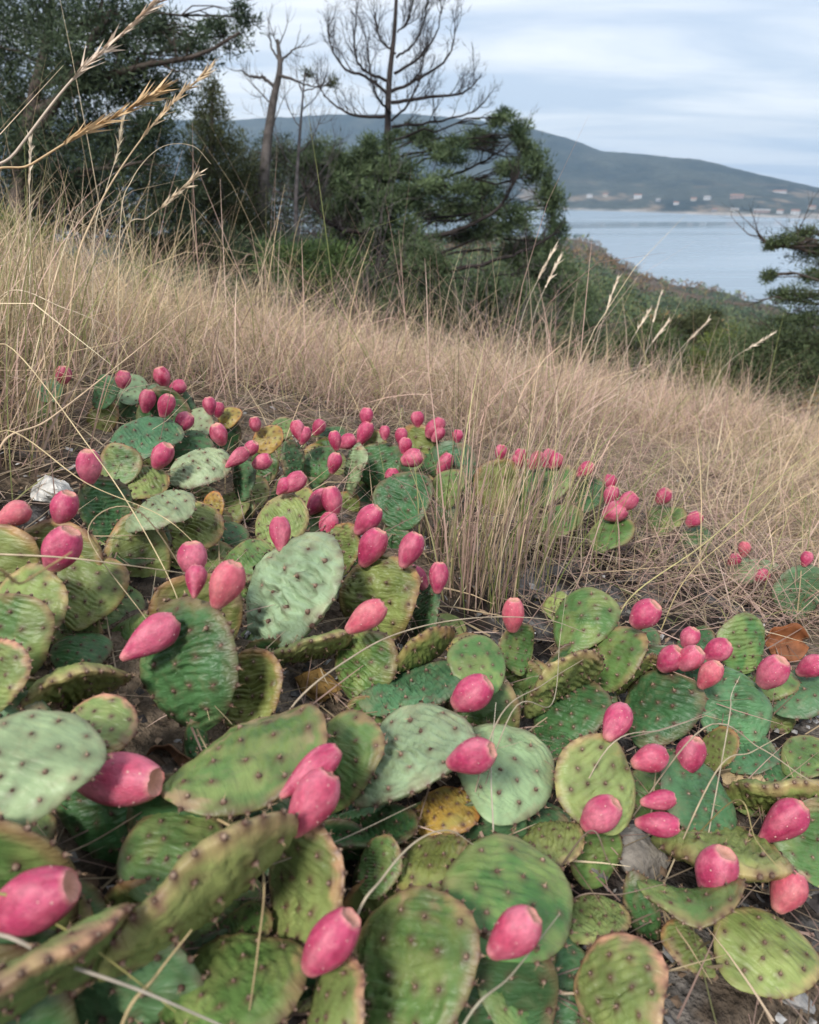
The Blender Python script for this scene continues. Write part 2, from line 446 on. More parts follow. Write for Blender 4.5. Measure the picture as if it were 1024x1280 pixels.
def pad_mesh(L, W, tone, seed, wr=1.0, wdir=0.0, detail=1, thick=0.135):
    rng = np.random.default_rng(seed)
    T = L * thick * rng.uniform(0.9, 1.1)
    nr, na, nrb = ((33, 76, 6) if detail == 1 else (15, 38, 5))
    face_pts, rim_t = areole_layout(rng, 21)
    bend = rng.normal(0, 0.15); cup = rng.normal(0, 0.14); sd = rng.uniform(0, 60)
    taper = rng.uniform(0.10, 0.24); lop = rng.normal(0, 0.045)
    nwr = rng.uniform(12, 17) * (0.8 if detail == 2 else 1.0)
    wdir = wdir + rng.normal(0, 0.15)
    def outline(th):
        s, c = np.sin(th), np.cos(th)
        rr = 1 + lop * np.cos(2 * th + sd) + 0.030 * np.sin(3 * th + sd * 2) + 0.018 * np.sin(5 * th + sd * 3)
        for q in rim_t:                                             # low tubercles along the margin
            d = np.angle(np.exp(1j * (th - q))); rr = rr + 0.026 * np.exp(-(d / 0.06) ** 2)
        x = W / 2 * c * (1 + taper * s - taper * 0.35 * np.maximum(-s, 0) ** 3 * 1.5) * rr
        z = L / 2 * s * rr
        return x, z
    def surf(r, th, side):
        ox, oz = outline(th)
        x, z = ox * r, oz * r
        X, Z = x / (L / 2), z / (L / 2)
        mid = L * (bend * Z * Z + cup * X * X) * 0.5 + L * 0.09 * (fbm(X * 1.5 + sd, Z * 1.5, 3.0) - 0.5) * (0.4 + np.clip(r, 0, 1))
        tk = T / 2 * (1 - np.clip(r, 0, 1) ** 2.8) ** 0.55
        ca, sa = math.cos(wdir), math.sin(wdir)
        A, B = X * sa + Z * ca, X * ca - Z * sa
        ph = nwr * A * np.pi * 1.05 + 13.0 * (fbm(B * 1.7 + sd, A * 1.9, 7.0 + side) - 0.5) + 1.6 * np.sin(B * 1.6 + sd)
        am = 0.25 + 0.75 * sstep(0.30, 0.60, fbm(B * 2.2 + sd * 2, A * 3.0, 1.0 + side))
        w = (0.62 - np.abs(np.sin(ph * 0.5)) ** 0.6) * am * wr
        w = w + 0.5 * wr * (fbm(B * 3 + sd, A * 8, 2.0) - 0.5)
        env = 1 - np.clip(r, 0, 1) ** 10
        y = tk - w * 0.060 * L * env
        for p in face_pts:
            d2 = (r * np.cos(th) - p[0]) ** 2 + (r * np.sin(th) - p[1]) ** 2
            y = y + 0.012 * L * np.exp(-d2 / 0.006) * env
        return x, mid + side * y, z
    rs = np.sin(np.linspace(0, 1, nr + 1) * np.pi / 2) ** 0.9
    th = np.linspace(0, 2 * np.pi, na, endpoint=False)
    RR, TH = np.meshgrid(rs[1:], th, indexing='ij')
    rb = np.sin(np.linspace(0, 1, nrb + 2)[1:-1] * np.pi / 2) ** 0.9
    RB, TB = np.meshgrid(rb, th, indexing='ij')
    V = []
    for side, ra, ta in ((1, RR, TH), (-1, RB, TB)):
        x, y, z = surf(ra, ta, side)
        V.append(np.stack([x, y, z], -1).reshape(-1, 3))
    c1 = np.array([[c[0] for c in surf(np.array([0.0]), np.array([0.0]), s)] for s in (1, -1)])
    nf = nr * na
    verts = np.vstack([V[0], V[1], c1]); iC, iD = len(verts) - 2, len(verts) - 1
    i = np.arange(nr - 1)[:, None] * na; j = np.arange(na)[None]; j2 = (j + 1) % na
    Q1 = np.stack([i + j, i + j2, i + na + j2, i + na + j], -1).reshape(-1, 4)
    jj = np.arange(na); jn = (jj + 1) % na
    T1 = np.stack([np.full(na, iC), jn, jj], -1)
    def bi(i, j): return np.where(i == nrb, (nr - 1) * na + j, nf + i * na + j)
    I, J = np.meshgrid(np.arange(nrb), jj, indexing='ij'); JN = (J + 1) % na
    Q2 = np.stack([bi(I, J), bi(I + 1, J), bi(I + 1, JN), bi(I, JN)], -1).reshape(-1, 4)
    T2 = np.stack([np.full(na, iD), nf + jj, nf + jn], -1)
    # pigment
    r_all = np.concatenate([RR.ravel(), RB.ravel(), [0, 0]]); t_all = np.concatenate([TH.ravel(), TB.ravel(), [0, 0]])
    base, rim, amt = [np.array(q) for q in TONES[tone]]
    base = base * rng.uniform(1.0, 1.32) * np.array([rng.uniform(0.92, 1.1), 1, rng.uniform(0.9, 1.1)])
    nx, nz = r_all * np.cos(t_all), r_all * np.sin(t_all)
    bl = sstep(0.42, 0.68, fbm(nx * 1.7 + sd, nz * 1.7, 11.0))[:, None]
    yl = np.array([0.25, 0.28, 0.09]) if tone not in ('pale', 'blue', 'dark') else base * 1.35
    c = base[None] * (1 - 0.45 * bl) + yl[None] * 0.45 * bl
    up = 0.55 + 0.45 * np.sin(t_all)
    k = (sstep(0.78, 1.0, r_all + 0.34 * (fbm(nx * 4 + sd, nz * 4, 5.0) - 0.5)) * amt * up)[:, None]
    c = c * (1 - k) + rim[None] * k
    scab = (sstep(0.60, 0.68, fbm(nx * 2.6 + sd * 3, nz * 2.6, 8.0)) * sstep(0.45, 0.95, r_all) * rng.choice([0.0, 0.25, 0.8]))[:, None]
    c = c * (1 - scab) + np.array([0.30, 0.205, 0.12])[None] * scab
    fleck = sstep(0.64, 0.72, fbm(nx * 9 + sd, nz * 9, 14.0, 2))[:, None] * 0.18
    c = c * (1 - fleck) + np.array([0.20, 0.17, 0.09])[None] * fleck
    hal = np.zeros(len(r_all))
    for p in face_pts: hal = np.maximum(hal, np.exp(-((nx - p[0]) ** 2 + (nz - p[1]) ** 2) / 0.0060))
    for q in rim_t: hal = np.maximum(hal, 1.1 * np.exp(-((nx - np.cos(q)) ** 2 + (nz - np.sin(q)) ** 2) / 0.0048))
    hal = (np.clip(hal, 0, 1) * (0.45 + 0.45 * amt))[:, None]
    c = c * (1 - hal) + PURPLE[None] * hal
    c = np.hstack([c, np.full((len(c), 1), min(1.0, 0.22 + 0.30 * wr))])
    me = mesh_np('pad', verts, [Q1, T1, Q2, T2], c)
    # areoles: little woolly cushions on both faces and along the margin
    P, N = [], []
    for side in (1, -1):
        r = np.hypot(face_pts[:, 0], face_pts[:, 1]); t = np.arctan2(face_pts[:, 1], face_pts[:, 0])
        x, y, z = surf(r, t, side)
        P.append(np.stack([x, y, z], -1)); N.append(np.tile([0, side, 0], (len(r), 1)))
    x, y, z = surf(np.full(len(rim_t), 1.0), rim_t, 1)
    P.append(np.stack([x, y, z], -1)); N.append(np.stack([np.cos(rim_t), 0 * rim_t, np.sin(rim_t)], -1))
    P, N = np.concatenate(P), np.concatenate(N)
    rad = L * 0.0185
    AV, AF, AC, BV, BC = [], [], [], [], []
    k6 = np.linspace(0, 2 * np.pi, 6, endpoint=False)
    for q, (p, n) in enumerate(zip(P, N)):
        ref = np.array([1.0, 0.2, 0.1]) if abs(n[0]) < 0.8 else np.array([0.1, 1.0, 0.2])
        s = np.cross(n, ref); s /= np.linalg.norm(s); t = np.cross(n, s)
        rr = rad * rng.uniform(0.7, 1.25); ri = rr * 0.45
        b = len(AV) * 13
        ring = lambda a, h: p + n * h + a * (np.cos(k6)[:, None] * s + np.sin(k6)[:, None] * t)
        AV.append(np.vstack([ring(rr, -0.2 * rr), ring(ri * 1.3, 0.55 * rr), (p + n * rr * 0.9)[None]]))
        for m in range(6):
            m2 = (m + 1) % 6
            AF += [(b + m, b + m2, b + 6 + m2), (b + m, b + 6 + m2, b + 6 + m), (b + 6 + m, b + 6 + m2, b + 12)]
        dk = np.array([0.075, 0.036, 0.028]) * rng.uniform(0.6, 1.3)
        lt = np.array([0.34, 0.25, 0.18]) * rng.uniform(0.4, 1.2)
        AC.append(np.vstack([np.tile(dk, (6, 1)), np.tile(dk * 0.5 + lt * 0.5, (6, 1)), lt[None]]))
        for _ in range(3):
            d = n + rng.normal(0, .55, 3); d /= np.linalg.norm(d); e = np.cross(d, rng.normal(0, 1, 3)); e /= np.linalg.norm(e)
            BV.append(np.stack([p + n * rr * .4 - e * rr * .16, p + n * rr * .4 + e * rr * .16, p + d * rr * rng.uniform(1.8, 3.0)]))
            BC.append(np.tile(np.array([0.36, 0.24, 0.15]) * rng.uniform(.5, 1.3), (3, 1)))
    nb0 = len(AV) * 13; BF = nb0 + np.arange(3 * len(BV)).reshape(-1, 3)
    am = mesh_np('areoles', np.concatenate(AV + BV), np.vstack([np.array(AF), BF]), np.concatenate(AC + BC))
    return me, am, outline

def fruit_mesh(kind, seed):
    """unit length along +Z from the base, radius relative to 0.5 max width; returns body, scar, areoles"""
    rng = np.random.default_rng(seed)
    nt, na = 22, 28
    t = np.linspace(0, 1, nt)
    neck = {0: 0.34, 1: 0.22, 2: 0.44}[kind]; peak = {0: 0.62, 1: 0.70, 2: 0.56}[kind]; top = {0: 0.50, 1: 0.44, 2: 0.56}[kind]
    s_ = np.clip((t - peak) / (1 - peak), 0, 1)
    r = np.where(t < peak, neck + (1 - neck) * np.sin(np.clip(t / peak, 0, 1) * np.pi / 2) ** 1.15, 1 - (1 - top) * s_ ** 2.1)
    r[0] *= 0.82
    r[-1] *= 0.93
    th = np.linspace(0, 2 * np.pi, na, endpoint=False)
    TT, TH = np.meshgrid(t, th, indexing='ij')
    lump = 1 + 0.035 * np.sin(3 * TH + seed) * np.sin(TT * 3) + 0.05 * (fbm(np.cos(TH) * 1.5 + seed, np.sin(TH) * 1.5, TT * 2.5) - 0.5)
    rad = r[:, None] * lump * 0.5
    jag = np.where(TT > 0.985, 0.008 * np.sin(5 * TH + seed) + 0.005 * rng.normal(0, 1, na)[None], 0)
    X, Y, Z = rad * np.cos(TH), rad * np.sin(TH), TT + jag
    V = np.stack([X, Y, Z], -1).reshape(-1, 3)
    i = np.arange(nt - 1)[:, None] * na; j = np.arange(na)[None]; j2 = (j + 1) % na
    Q = np.stack([i + j, i + j2, i + na + j2, i + na + j], -1).reshape(-1, 4)
    V = np.vstack([V, [[0, 0, -0.02]]])
    Tb = np.stack([np.full(na, len(V) - 1), (np.arange(na) + 1) % na, np.arange(na)], -1)
    body = np.array([0.41, 0.042, 0.110]); pink = np.array([0.54, 0.145, 0.200]); pale = np.array([0.60, 0.28, 0.24]); deep = np.array([0.28, 0.018, 0.060])
    rip = seed % 10
    if rip == 2: body, deep = np.array([0.46, 0.062, 0.120]), np.array([0.36, 0.032, 0.08])
    if rip == 3: body, pink, deep = np.array([0.49, 0.095, 0.130]), np.array([0.54, 0.17, 0.18]), np.array([0.42, 0.050, 0.090])
    if rip == 4: body, deep = np.array([0.36, 0.026, 0.075]), np.array([0.22, 0.014, 0.045])
    tt, aa = TT.ravel(), TH.ravel()
    k = sstep(0.40, 0.68, fbm(np.cos(aa) * 1.4 + seed * 3, np.sin(aa) * 1.4, tt * 2.0))[:, None]
    fl = sstep(.5, .7, fbm(np.cos(aa) * 5 + seed, np.sin(aa) * 5, tt * 7, 2))[:, None] * .45
    c = body * (1 - k) + pink * k
    c = c * (1 - fl) + pink * fl
    k = (sstep(0.45, 0.7, fbm(np.cos(aa) * 1.8 + seed * 5, np.sin(aa) * 1.8, tt * 2.4 + 4)) * 0.6)[:, None]
    c = c * (1 - k) + deep * k
    k = (1 - sstep(0.0, 0.20, tt))[:, None] * 0.55
    c = c * (1 - k) + pale * k
    k = sstep(0.965, 1.0, tt)[:, None] * 0.6
    c = c * (1 - k) + pale * k
    c = np.vstack([c, pale[None]])
    bm = mesh_np('fruit', V, [Q, Tb], c)
    # dished flower scar
    rr = np.array([1.0, 0.86, 0.5, 0.0]); zz = np.array([0.998, 0.982, 0.962, 0.955])
    SV = [[q * rad[-1, a] * math.cos(th[a]) * 0.995, q * rad[-1, a] * math.sin(th[a]) * 0.995, z + (jag[-1, a] if q == 1 else 0)] for q, z in zip(rr[:-1], zz[:-1]) for a in range(na)] + [[0, 0, zz[-1]]]
    SQ = [(q * na + a, q * na + (a + 1) % na, (q + 1) * na + (a + 1) % na, (q + 1) * na + a) for q in range(2) for a in range(na)]
    ST = [(2 * na + a, 2 * na + (a + 1) % na, 3 * na) for a in range(na)]
    sc = np.concatenate([np.tile([0.56, 0.20, 0.18], (na, 1)), np.tile([0.58, 0.29, 0.23], (na, 1)), np.tile([0.55, 0.27, 0.20], (na, 1)), [[0.46, 0.22, 0.15]]])
    sc = sc * (0.85 + 0.3 * rng.random((len(sc), 1)))
    sm = mesh_np('scar', SV, [np.array(SQ), np.array(ST)], sc)
    # areoles
    AV, AF = [], []
    for q in range(17):
        tq = 0.28 + 0.66 * (q + rng.uniform(.2, .8)) / 17; aq = q * 2.4 + rng.normal(0, 0.35)
        rq = np.interp(tq, t, r) * 0.5
        p = np.array([rq * math.cos(aq), rq * math.sin(aq), tq]); n = np.array([math.cos(aq), math.sin(aq), 0.0])
        s = np.array([-math.sin(aq), math.cos(aq), 0.0]); u = np.array([0, 0, 1.0])
        w = rng.uniform(.016, .026); b = len(AV) * 6
        AV.append(np.vstack([p + w * (math.cos(m) * s + math.sin(m) * u * 0.8) - n * 0.008 for m in np.linspace(0, 2 * np.pi, 5, endpoint=False)] + [p + n * 0.022]))
        AF += [(b + m, b + (m + 1) % 5, b + 5) for m in range(5)]
    AV = np.concatenate(AV)
    ac = np.tile([0.62, 0.36, 0.33], (len(AV), 1)) * (0.7 + 0.5 * rng.random((len(AV), 1)))
    am = mesh_np('areoles', AV, np.array(AF), ac)
    for m, q in ((bm, M_FRU), (sm, M_SCAR), (am, M_ARE)): m.materials.append(q)
    return bm, sm, am
FRUITS = {k: [fruit_mesh(k, 10 * k + s) for s in range(6)] for k in (0, 1, 2)}

# ---- pads read off the photograph: cx, cy, major, minor, major-axis angle, base->tip angle (deg, ccw, image), tone, wrinkles, height above soil
PADS = [
 # close left and bottom
 (38, 955, 165, 142, 20, 60, 'pale', .25, .100), (118, 915, 100, 88, 40, 70, 'blush', .5, .070),
 (232, 833, 168, 124, 100, 100, 'dark', 1.2, .075), (316, 866, 104, 86, 80, 85, 'olive', .8, .050),
 (363, 745, 172, 112, 58, 55, 'pale', 1.3, .060), (84, 853, 138, -50, 18, 20, 'lime', .9, .055),
 (12, 800, 120, 92, 100, 80, 'green', .5, .060), (2, 842, 90, 50, 95, 90, 'blush', .5, .075),
 (32, 768, 122, 92, 80, 75, 'lime', .6, .050), (108, 738, 100, 94, 20, 80, 'olive', .7, .050),
 (100, 812, 70, 54, 10, 60, 'dark', .4, .025), (312, 954, 188, 122, 16, 25, 'green', .45, .085),
 (212, 1062, 136, 112, 10, 75, 'green', .5, .050), (388, 809, 108, -36, 12, 15, 'lime', .9, .050),
 (258, 1118, 262, -84, 31, 33, 'lime', .5, .085), (52, 1214, 226, -72, 19, 24, 'blush', .4, .090),
 (380, 1110, 166, 102, 95, 80, 'blush', .7, .060), (284, 1242, 196, 132, 15, 60, 'green', .6, .055),
 (412, 1268, 136, 76, 70, 80, 'blush', .4, .070), (18, 1050, 90, 66, 10, 60, 'green', .5, .030),
 (300, 1168, 84, 62, 30, 60, 'green', .8, .030),
 # centre
 (424, 950, 122, 96, 75, 70, 'green', .4, .060), (511, 948, 170, 112, 26, 30, 'pale', .75, .070),
 (597, 833, 80, 70, 150, 95, 'bright', .35, .085), (515, 866, 124, 72, 14, 40, 'blue', 1.2, .055),
 (525, 820, 104, -36, 33, 33, 'olive', .9, .065), (630, 967, 142, 112, 160, 70, 'pale', .55, .055),
 (668, 1024, 84, 56, 10, 60, 'blue', .5, .025), (554, 1014, 88, 62, 20, 60, 'orange', 1.1, .035),
 (460, 1040, 118, 60, 5, 60, 'dark', .7, .030), (746, 981, 120, 104, 110, 95, 'lime', .5, .065),
 (474, 750, 116, 104, 70, 75, 'olive', 1.3, .060), (452, 832, 96, 80, 80, 80, 'green', 1.4, .050),
 (531, 768, 74, 42, 80, 85, 'blue', 1.0, .045), (645, 812, 64, 48, 90, 85, 'green', .4, .060),
 (700, 850, 118, -52, 40, 40, 'lime', .9, .065), (712, 890, 104, 84, 20, 80, 'dark', .7, .040),
 (728, 775, 92, 76, 30, 85, 'bright', .6, .070), (768, 822, 90, 66, 60, 65, 'green', .4, .065),
 (790, 842, 86, -30, 42, 42, 'lime', .8, .050), (824, 886, 108, 92, 30, 80, 'dark', .9, .045),
 (912, 886, 108, 92, 120, 95, 'blue', 1.2, .050), (930, 806, 76, 60, 80, 90, 'bright', .6, .055),
 (898, 936, 58, 44, 60, 70, 'olive', .6, .050), (1004, 864, 92, 64, 20, 70, 'blue', .6, .045),
 (872, 1000, 112, 84, 120, 115, 'blue', .7, .045), (976, 995, 138, -50, 10, 12, 'lime', .9, .055),
 (900, 1064, 178, 62, 178, 10, 'lime', .8, .040), (1014, 1052, 102, 76, 80, 90, 'bright', .8, .050),
 (864, 1126, 120, 50, 6, 15, 'green', .4, .055), (955, 1188, 128, 102, 150, 60, 'lime', .45, .030),
 (863, 1186, 76, 46, 130, 120, 'olive', .6, .022), (776, 1250, 144, 124, 60, 80, 'blush', .6, .045),
 (742, 1152, 92, 58, 8, 60, 'lime', 1.3, .025), (684, 1052, 92, 56, 10, 20, 'lime', 1.0, .035),
 (636, 1124, 176, 140, 165, 80, 'bright', .4, .070), (516, 1212, 190, 166, 60, 80, 'green', .9, .060),
 (642, 1234, 116, 98, 80, 80, 'bright', .5, .040), (474, 1084, 72, 58, 60, 70, 'green', .9, .045),
 (536, 1078, 116, 70, 15, 30, 'olive', .8, .045),
 # upper left and middle
 (247, 582, 84, 52, 20, 30, 'pale', 1.3, .060), (199, 637, 88, 48, 26, 40, 'pale', .9, .075),
 (181, 548, 90, 60, 15, 70, 'blue', 1.0, .055), (150, 583, 58, 52, 60, 90, 'green', .7, .055),
 (126, 640, 84, 68, 110, 90, 'dark', .7, .050), (232, 662, 92, 74, 20, 60, 'olive', 1.4, .045),
 (176, 603, 66, 48, 10, 50, 'olive', .8, .045), (349, 650, 76, 62, 30, 70, 'lime', 1.2, .060),
 (310, 700, 74, 54, 20, 40, 'green', 1.3, .045), (268, 632, 34, 28, 90, 90, 'orange', .8, .050),
 (304, 600, 54, 32, 85, 90, 'blue', 1.0, .050), (365, 576, 50, 34, 95, 95, 'blue', 1.1, .055),
 (246, 534, 50, 38, 40, 80, 'pale', .8, .055), (238, 556, 56, 42, 10, 70, 'dark', .7, .045),
 (131, 491, 42, 34, 80, 90, 'blue', .6, .050), (162, 489, 50, 36, 10, 80, 'pale', .7, .045),
 (62, 492, 36, 28, 20, 80, 'blue', .6, .040), (335, 549, 42, 36, 30, 90, 'orange', .9, .055),
 (400, 580, 50, 42, 60, 90, 'dark', 1.0, .050), (287, 521, 32, 26, 30, 80, 'orange', .6, .050),
 (20, 690, 70, 40, 15, 40, 'olive', .6, .045), (172, 680, 84, 58, 10, 60, 'dark', .9, .030),
 (506, 626, 82, 70, 30, 90, 'dark', 1.2, .060), (474, 582, 66, 58, 30, 90, 'dark', 1.1, .055),
 (466, 556, 38, 34, 60, 90, 'olive', .6, .070), (439, 586, 66, 24, 80, 85, 'pale', 1.0, .055),
 (430, 686, 66, 50, 80, 85, 'olive', 1.0, .050), (396, 660, 60, 42, 30, 60, 'green', 1.0, .040),
 (352, 535, 36, 28, 10, 70, 'green', .6, .045), (505, 580, 50, 40, 30, 80, 'green', .8, .045),
 (540, 575, 50, 40, 60, 90, 'dark', .7, .045), (560, 610, 52, 42, 60, 90, 'green', .7, .045),
 (650, 605, 60, 44, 20, 90, 'dark', .7, .045), (690, 606, 62, 48, 30, 90, 'green', .7, .045),
 (735, 622, 52, 40, 30, 90, 'dark', .6, .045), (762, 668, 62, 46, 20, 80, 'green', .6, .045),
 (832, 650, 50, 38, 10, 80, 'green', .6, .040), (700, 655, 60, 44, 20, 80, 'green', .6, .035),
 (868, 670, 40, 28, 10, 80, 'dark', .6, .035), (940, 712, 56, 36, 10, 70, 'pale', .4, .030),
 (415, 545, 36, 26, 20, 80, 'dark', .6, .045), (375, 630, 44, 30, 40, 80, 'olive', .8, .045),
 (205, 525, 46, 32, 10, 70, 'dark', .8, .050), (280, 670, 60, 40, 15, 60, 'dark', .9, .030),
 (60, 700, 74, 50, 20, 60, 'green', .7, .035), (1012, 950, 76, 54, 10, 60, 'green', .6, .035),
 (840, 960, 66, 46, 20, 60, 'dark', .6, .030), (935, 945, 74, 50, 15, 60, 'blue', .7, .030),
 (960, 1000, 80, 46, 5, 40, 'green', .7, .030), (690, 930, 76, 54, 10, 70, 'dark', .8, .025),
 (560, 905, 70, 50, 15, 50, 'dark', .9, .030), (800, 800, 50, 34, 20, 60, 'dark', .6, .030),
 (965, 855, 60, 44, 20, 60, 'green', .6, .035),
]
# ---- fruit: cx, cy, length, width, tip angle (image), lean towards the viewer (deg), shape 0 normal 1 pear-necked 2 plump
FRUIT = [
 (80,467,24,22,90,10,2),(155,474,22,20,80,10,2),(203,472,24,20,110,10,2),(222,484,26,20,25,10,0),(208,507,33,24,70,15,0),
 (183,500,31,22,80,10,0),(230,527,30,25,50,15,0),(262,508,22,17,100,10,0),(273,512,20,15,80,0,0),(274,542,29,24,110,20,2),
 (112,585,42,32,93,20,2),(202,571,32,26,60,25,2),(295,572,36,20,40,10,1),(313,561,24,19,50,20,0),(328,577,26,22,25,15,2),
 (319,530,19,16,100,10,2),(374,537,26,18,105,0,0),(381,543,26,19,75,5,0),(396,534,22,17,60,0,0),(457,519,24,18,85,5,0),
 (419,550,27,18,100,10,0),(434,554,25,20,25,5,0),(455,542,31,20,65,10,0),(481,540,20,15,90,0,0),(502,545,24,17,90,5,0),
 (507,557,22,18,80,5,0),(515,573,28,25,20,10,2),(522,524,21,18,95,0,0),(540,535,24,20,60,10,2),(548,528,20,17,70,0,0),(547,543,22,18,60,5,0),
 (418,578,28,20,75,15,0),(491,598,24,19,90,5,0),(368,602,38,26,38,5,0),(355,608,26,20,50,10,1),(397,628,38,26,50,5,0),
 (415,627,37,27,100,10,2),(411,657,38,27,80,-5,0),(351,669,43,27,93,0,0),(457,651,44,30,50,15,0),(467,686,52,36,62,15,0),
 (512,688,52,34,65,10,0),(522,724,34,26,130,15,2),(548,721,42,27,85,10,0),(457,772,58,35,36,10,0),(556,580,32,20,60,5,0),
 (626,566,20,16,80,5,0),(572,545,18,15,80,5,0),(646,577,22,17,70,0,0),(653,585,24,18,90,10,0),(650,570,20,16,80,0,0),(670,577,26,18,60,5,0),(685,574,24,17,70,5,0),
 (695,579,22,18,50,5,0),(732,587,26,18,40,5,0),(762,602,20,18,80,0,0),(766,620,26,21,70,10,2),(768,640,30,27,20,10,2),
 (784,624,26,22,40,5,2),(829,619,22,20,50,15,2),(867,649,22,19,40,10,2),(931,686,20,16,80,5,0),(917,700,19,15,40,5,0),(952,719,22,18,30,5,0),(1008,699,20,15,70,5,0),
 (643,771,42,30,87,25,2),(806,768,40,36,42,20,2),(837,825,34,31,45,25,2),(865,821,36,32,42,20,2),(862,798,26,23,60,15,2),
 (895,810,38,30,30,10,0),(887,844,42,30,52,20,0),(966,840,42,36,50,25,2),(1014,833,38,30,28,20,0),
 (770,904,50,36,62,-20,0),(812,949,44,34,18,-15,0),(861,945,48,35,68,25,0),(824,1000,47,27,8,0,0),(820,1030,52,30,-4,5,0),
 (752,1017,56,46,38,20,2),(976,1029,68,42,40,15,1),(895,1091,54,52,62,35,2),(984,1114,57,44,62,5,0),
 (590,868,56,46,35,15,2),(589,946,60,46,18,30,0),(640,1169,72,54,42,25,0),(410,1180,84,62,50,35,2),
 (389,1003,92,62,58,15,0),(386,968,92,40,40,10,1),(143,975,97,68,-4,40,2),(33,1130,96,80,22,35,2),
 (184,801,80,46,36,10,1),(282,731,60,44,66,20,0),(241,698,42,38,92,15,2),(245,724,46,30,85,0,1),(77,687,54,48,62,25,2),(14,645,48,34,28,10,1),(80,635,38,33,70,25,2),
]
# ---- plants: seed pixel and label
PLANTS = [
 (40,970,'prickly pear with a broad pale pad and one fat fruit lying on its side'),
 (60,1180,'prickly pear with long orange-rimmed pads seen on edge and a large blurred fruit'),
 (290,1130,'prickly pear with a long yellow-edged pad tilted under two overlapping pink fruits'),
 (310,960,'prickly pear with a smooth broad green pad leaning over grey gravel and bark'),
 (290,1250,'prickly pear of dark green pads under criss-crossing bleached straws'),
 (450,1230,'prickly pear with a big wrinkled pad with peach rim and a scarred fruit beside it'),
 (640,1150,'prickly pear with a smooth bright green pad and one salmon fruit with open scar'),
 (470,950,'prickly pear with a pale blue-green pad overlapping a rounder mid-green pad'),
 (550,1045,'prickly pear with a shrivelled orange-yellow pad tucked beneath pale pads'),
 (620,950,'prickly pear with a yellowish spotted pad and two fruits one above the other'),
 (745,985,'prickly pear with an upright round yellow-rimmed pad holding a fruit against its face'),
 (820,1010,'prickly pear with a blue-green pad and paired sideways fruits by the grey stone'),
 (950,1040,'prickly pear with flat overlapping lime pads and a long-necked fruit'),
 (870,1140,'prickly pear with a low pad lying over gravel under a fruit with wide open scar'),
 (955,1190,'prickly pear with a round blotched lime pad flat on dark gravel'),
 (775,1240,'prickly pear with a spotted green pad ringed by an orange and maroon rim'),
 (710,850,'prickly pear with dark pads behind a yellow pad seen on edge'),
 (745,790,'prickly pear of bright green upright pads in front of the matted straw'),
 (850,850,'prickly pear with a cluster of five plump fruits above dark pads'),
 (960,850,'prickly pear of blue-green wrinkled pads beside the curled brown leaf'),
 (520,850,'prickly pear with a small smooth round pad standing above ribbed blue-green pads'),
 (465,770,'prickly pear with olive pads crowded with magenta fruits beside the tall grass tuft'),
 (365,745,'prickly pear with a large pale wrinkled oval pad leaning to one side'),
 (235,840,'prickly pear with a dark deeply ribbed pad and two fruits on its upper rim'),
 (90,850,'prickly pear with a lime pad seen on edge tipped by a long-necked magenta fruit'),
 (50,760,'prickly pear of yellow-green pads with maroon spots and a fat fruit on top'),
 (150,640,'prickly pear of dark pads next to the white stone'),
 (235,620,'prickly pear with two pale glaucous pads one above the other'),
 (330,650,'prickly pear of lime ribbed pads with single upright fruit'),
 (340,565,'prickly pear of small pads with an orange withered pad and tilted fruits'),
 (190,510,'prickly pear with a knot of dark fruits at the foot of the straw-coloured grass'),
 (420,570,'prickly pear with paired fruits above a narrow pale pad seen on edge'),
 (400,645,'prickly pear with two touching fruits above a hidden green pad'),
 (500,600,'prickly pear of dark round pads with many small fruits below the grass edge'),
 (660,600,'prickly pear with a row of small fruits half hidden in thin grass'),
 (765,640,'prickly pear with a heap of dark red fruits deep in the grass'),
 (880,680,'prickly pear almost buried in arching grass with a few scattered dull fruits'),
 (100,490,'prickly pear of tiny blue-green pads with two dark fruits under the tall straws'),
]

UP = np.array([0, 0, 1.0])
def unit(v): return v / (np.linalg.norm(v) + 1e-12)
XI, YI, ZI = np.array([1.0, 0, 0]), np.array([0, sp, cp]), np.array([0, cp, -sp])   # image right, image up, view axis
def img_dir(deg, vdir):
    d = math.cos(R(deg)) * XI + math.sin(R(deg)) * YI
    return unit(d - vdir * np.dot(d, vdir))
pads = []                        # dicts: centre, frame, size, outline ...
def add_pad(C, tip, n, L, W, tone, wr, detail, plant=None, wdir=0.0, thick=0.135):
    n = unit(n); tip = unit(tip - n * np.dot(tip, n)); x = np.cross(n, tip)
    me, am, outl = pad_mesh(L, W, tone, 100 + len(pads), wr, wdir, detail, thick)
    Fm = Matrix(((x[0], n[0], tip[0], C[0]), (x[1], n[1], tip[1], C[1]), (x[2], n[2], tip[2], C[2]), (0, 0, 0, 1)))
    th = np.linspace(0, 2 * np.pi, 72, endpoint=False)
    ox, oz = outl(th)
    rim = C[None] + ox[:, None] * x[None] + oz[:, None] * tip[None]
    pads.append(dict(C=C, F=Fm, L=L, W=W, me=me, am=am, rim=rim, base=C - tip * L / 2, tip=tip, n=n, plant=plant, n_=n))
    return pads[-1]
prng = random.Random(5)
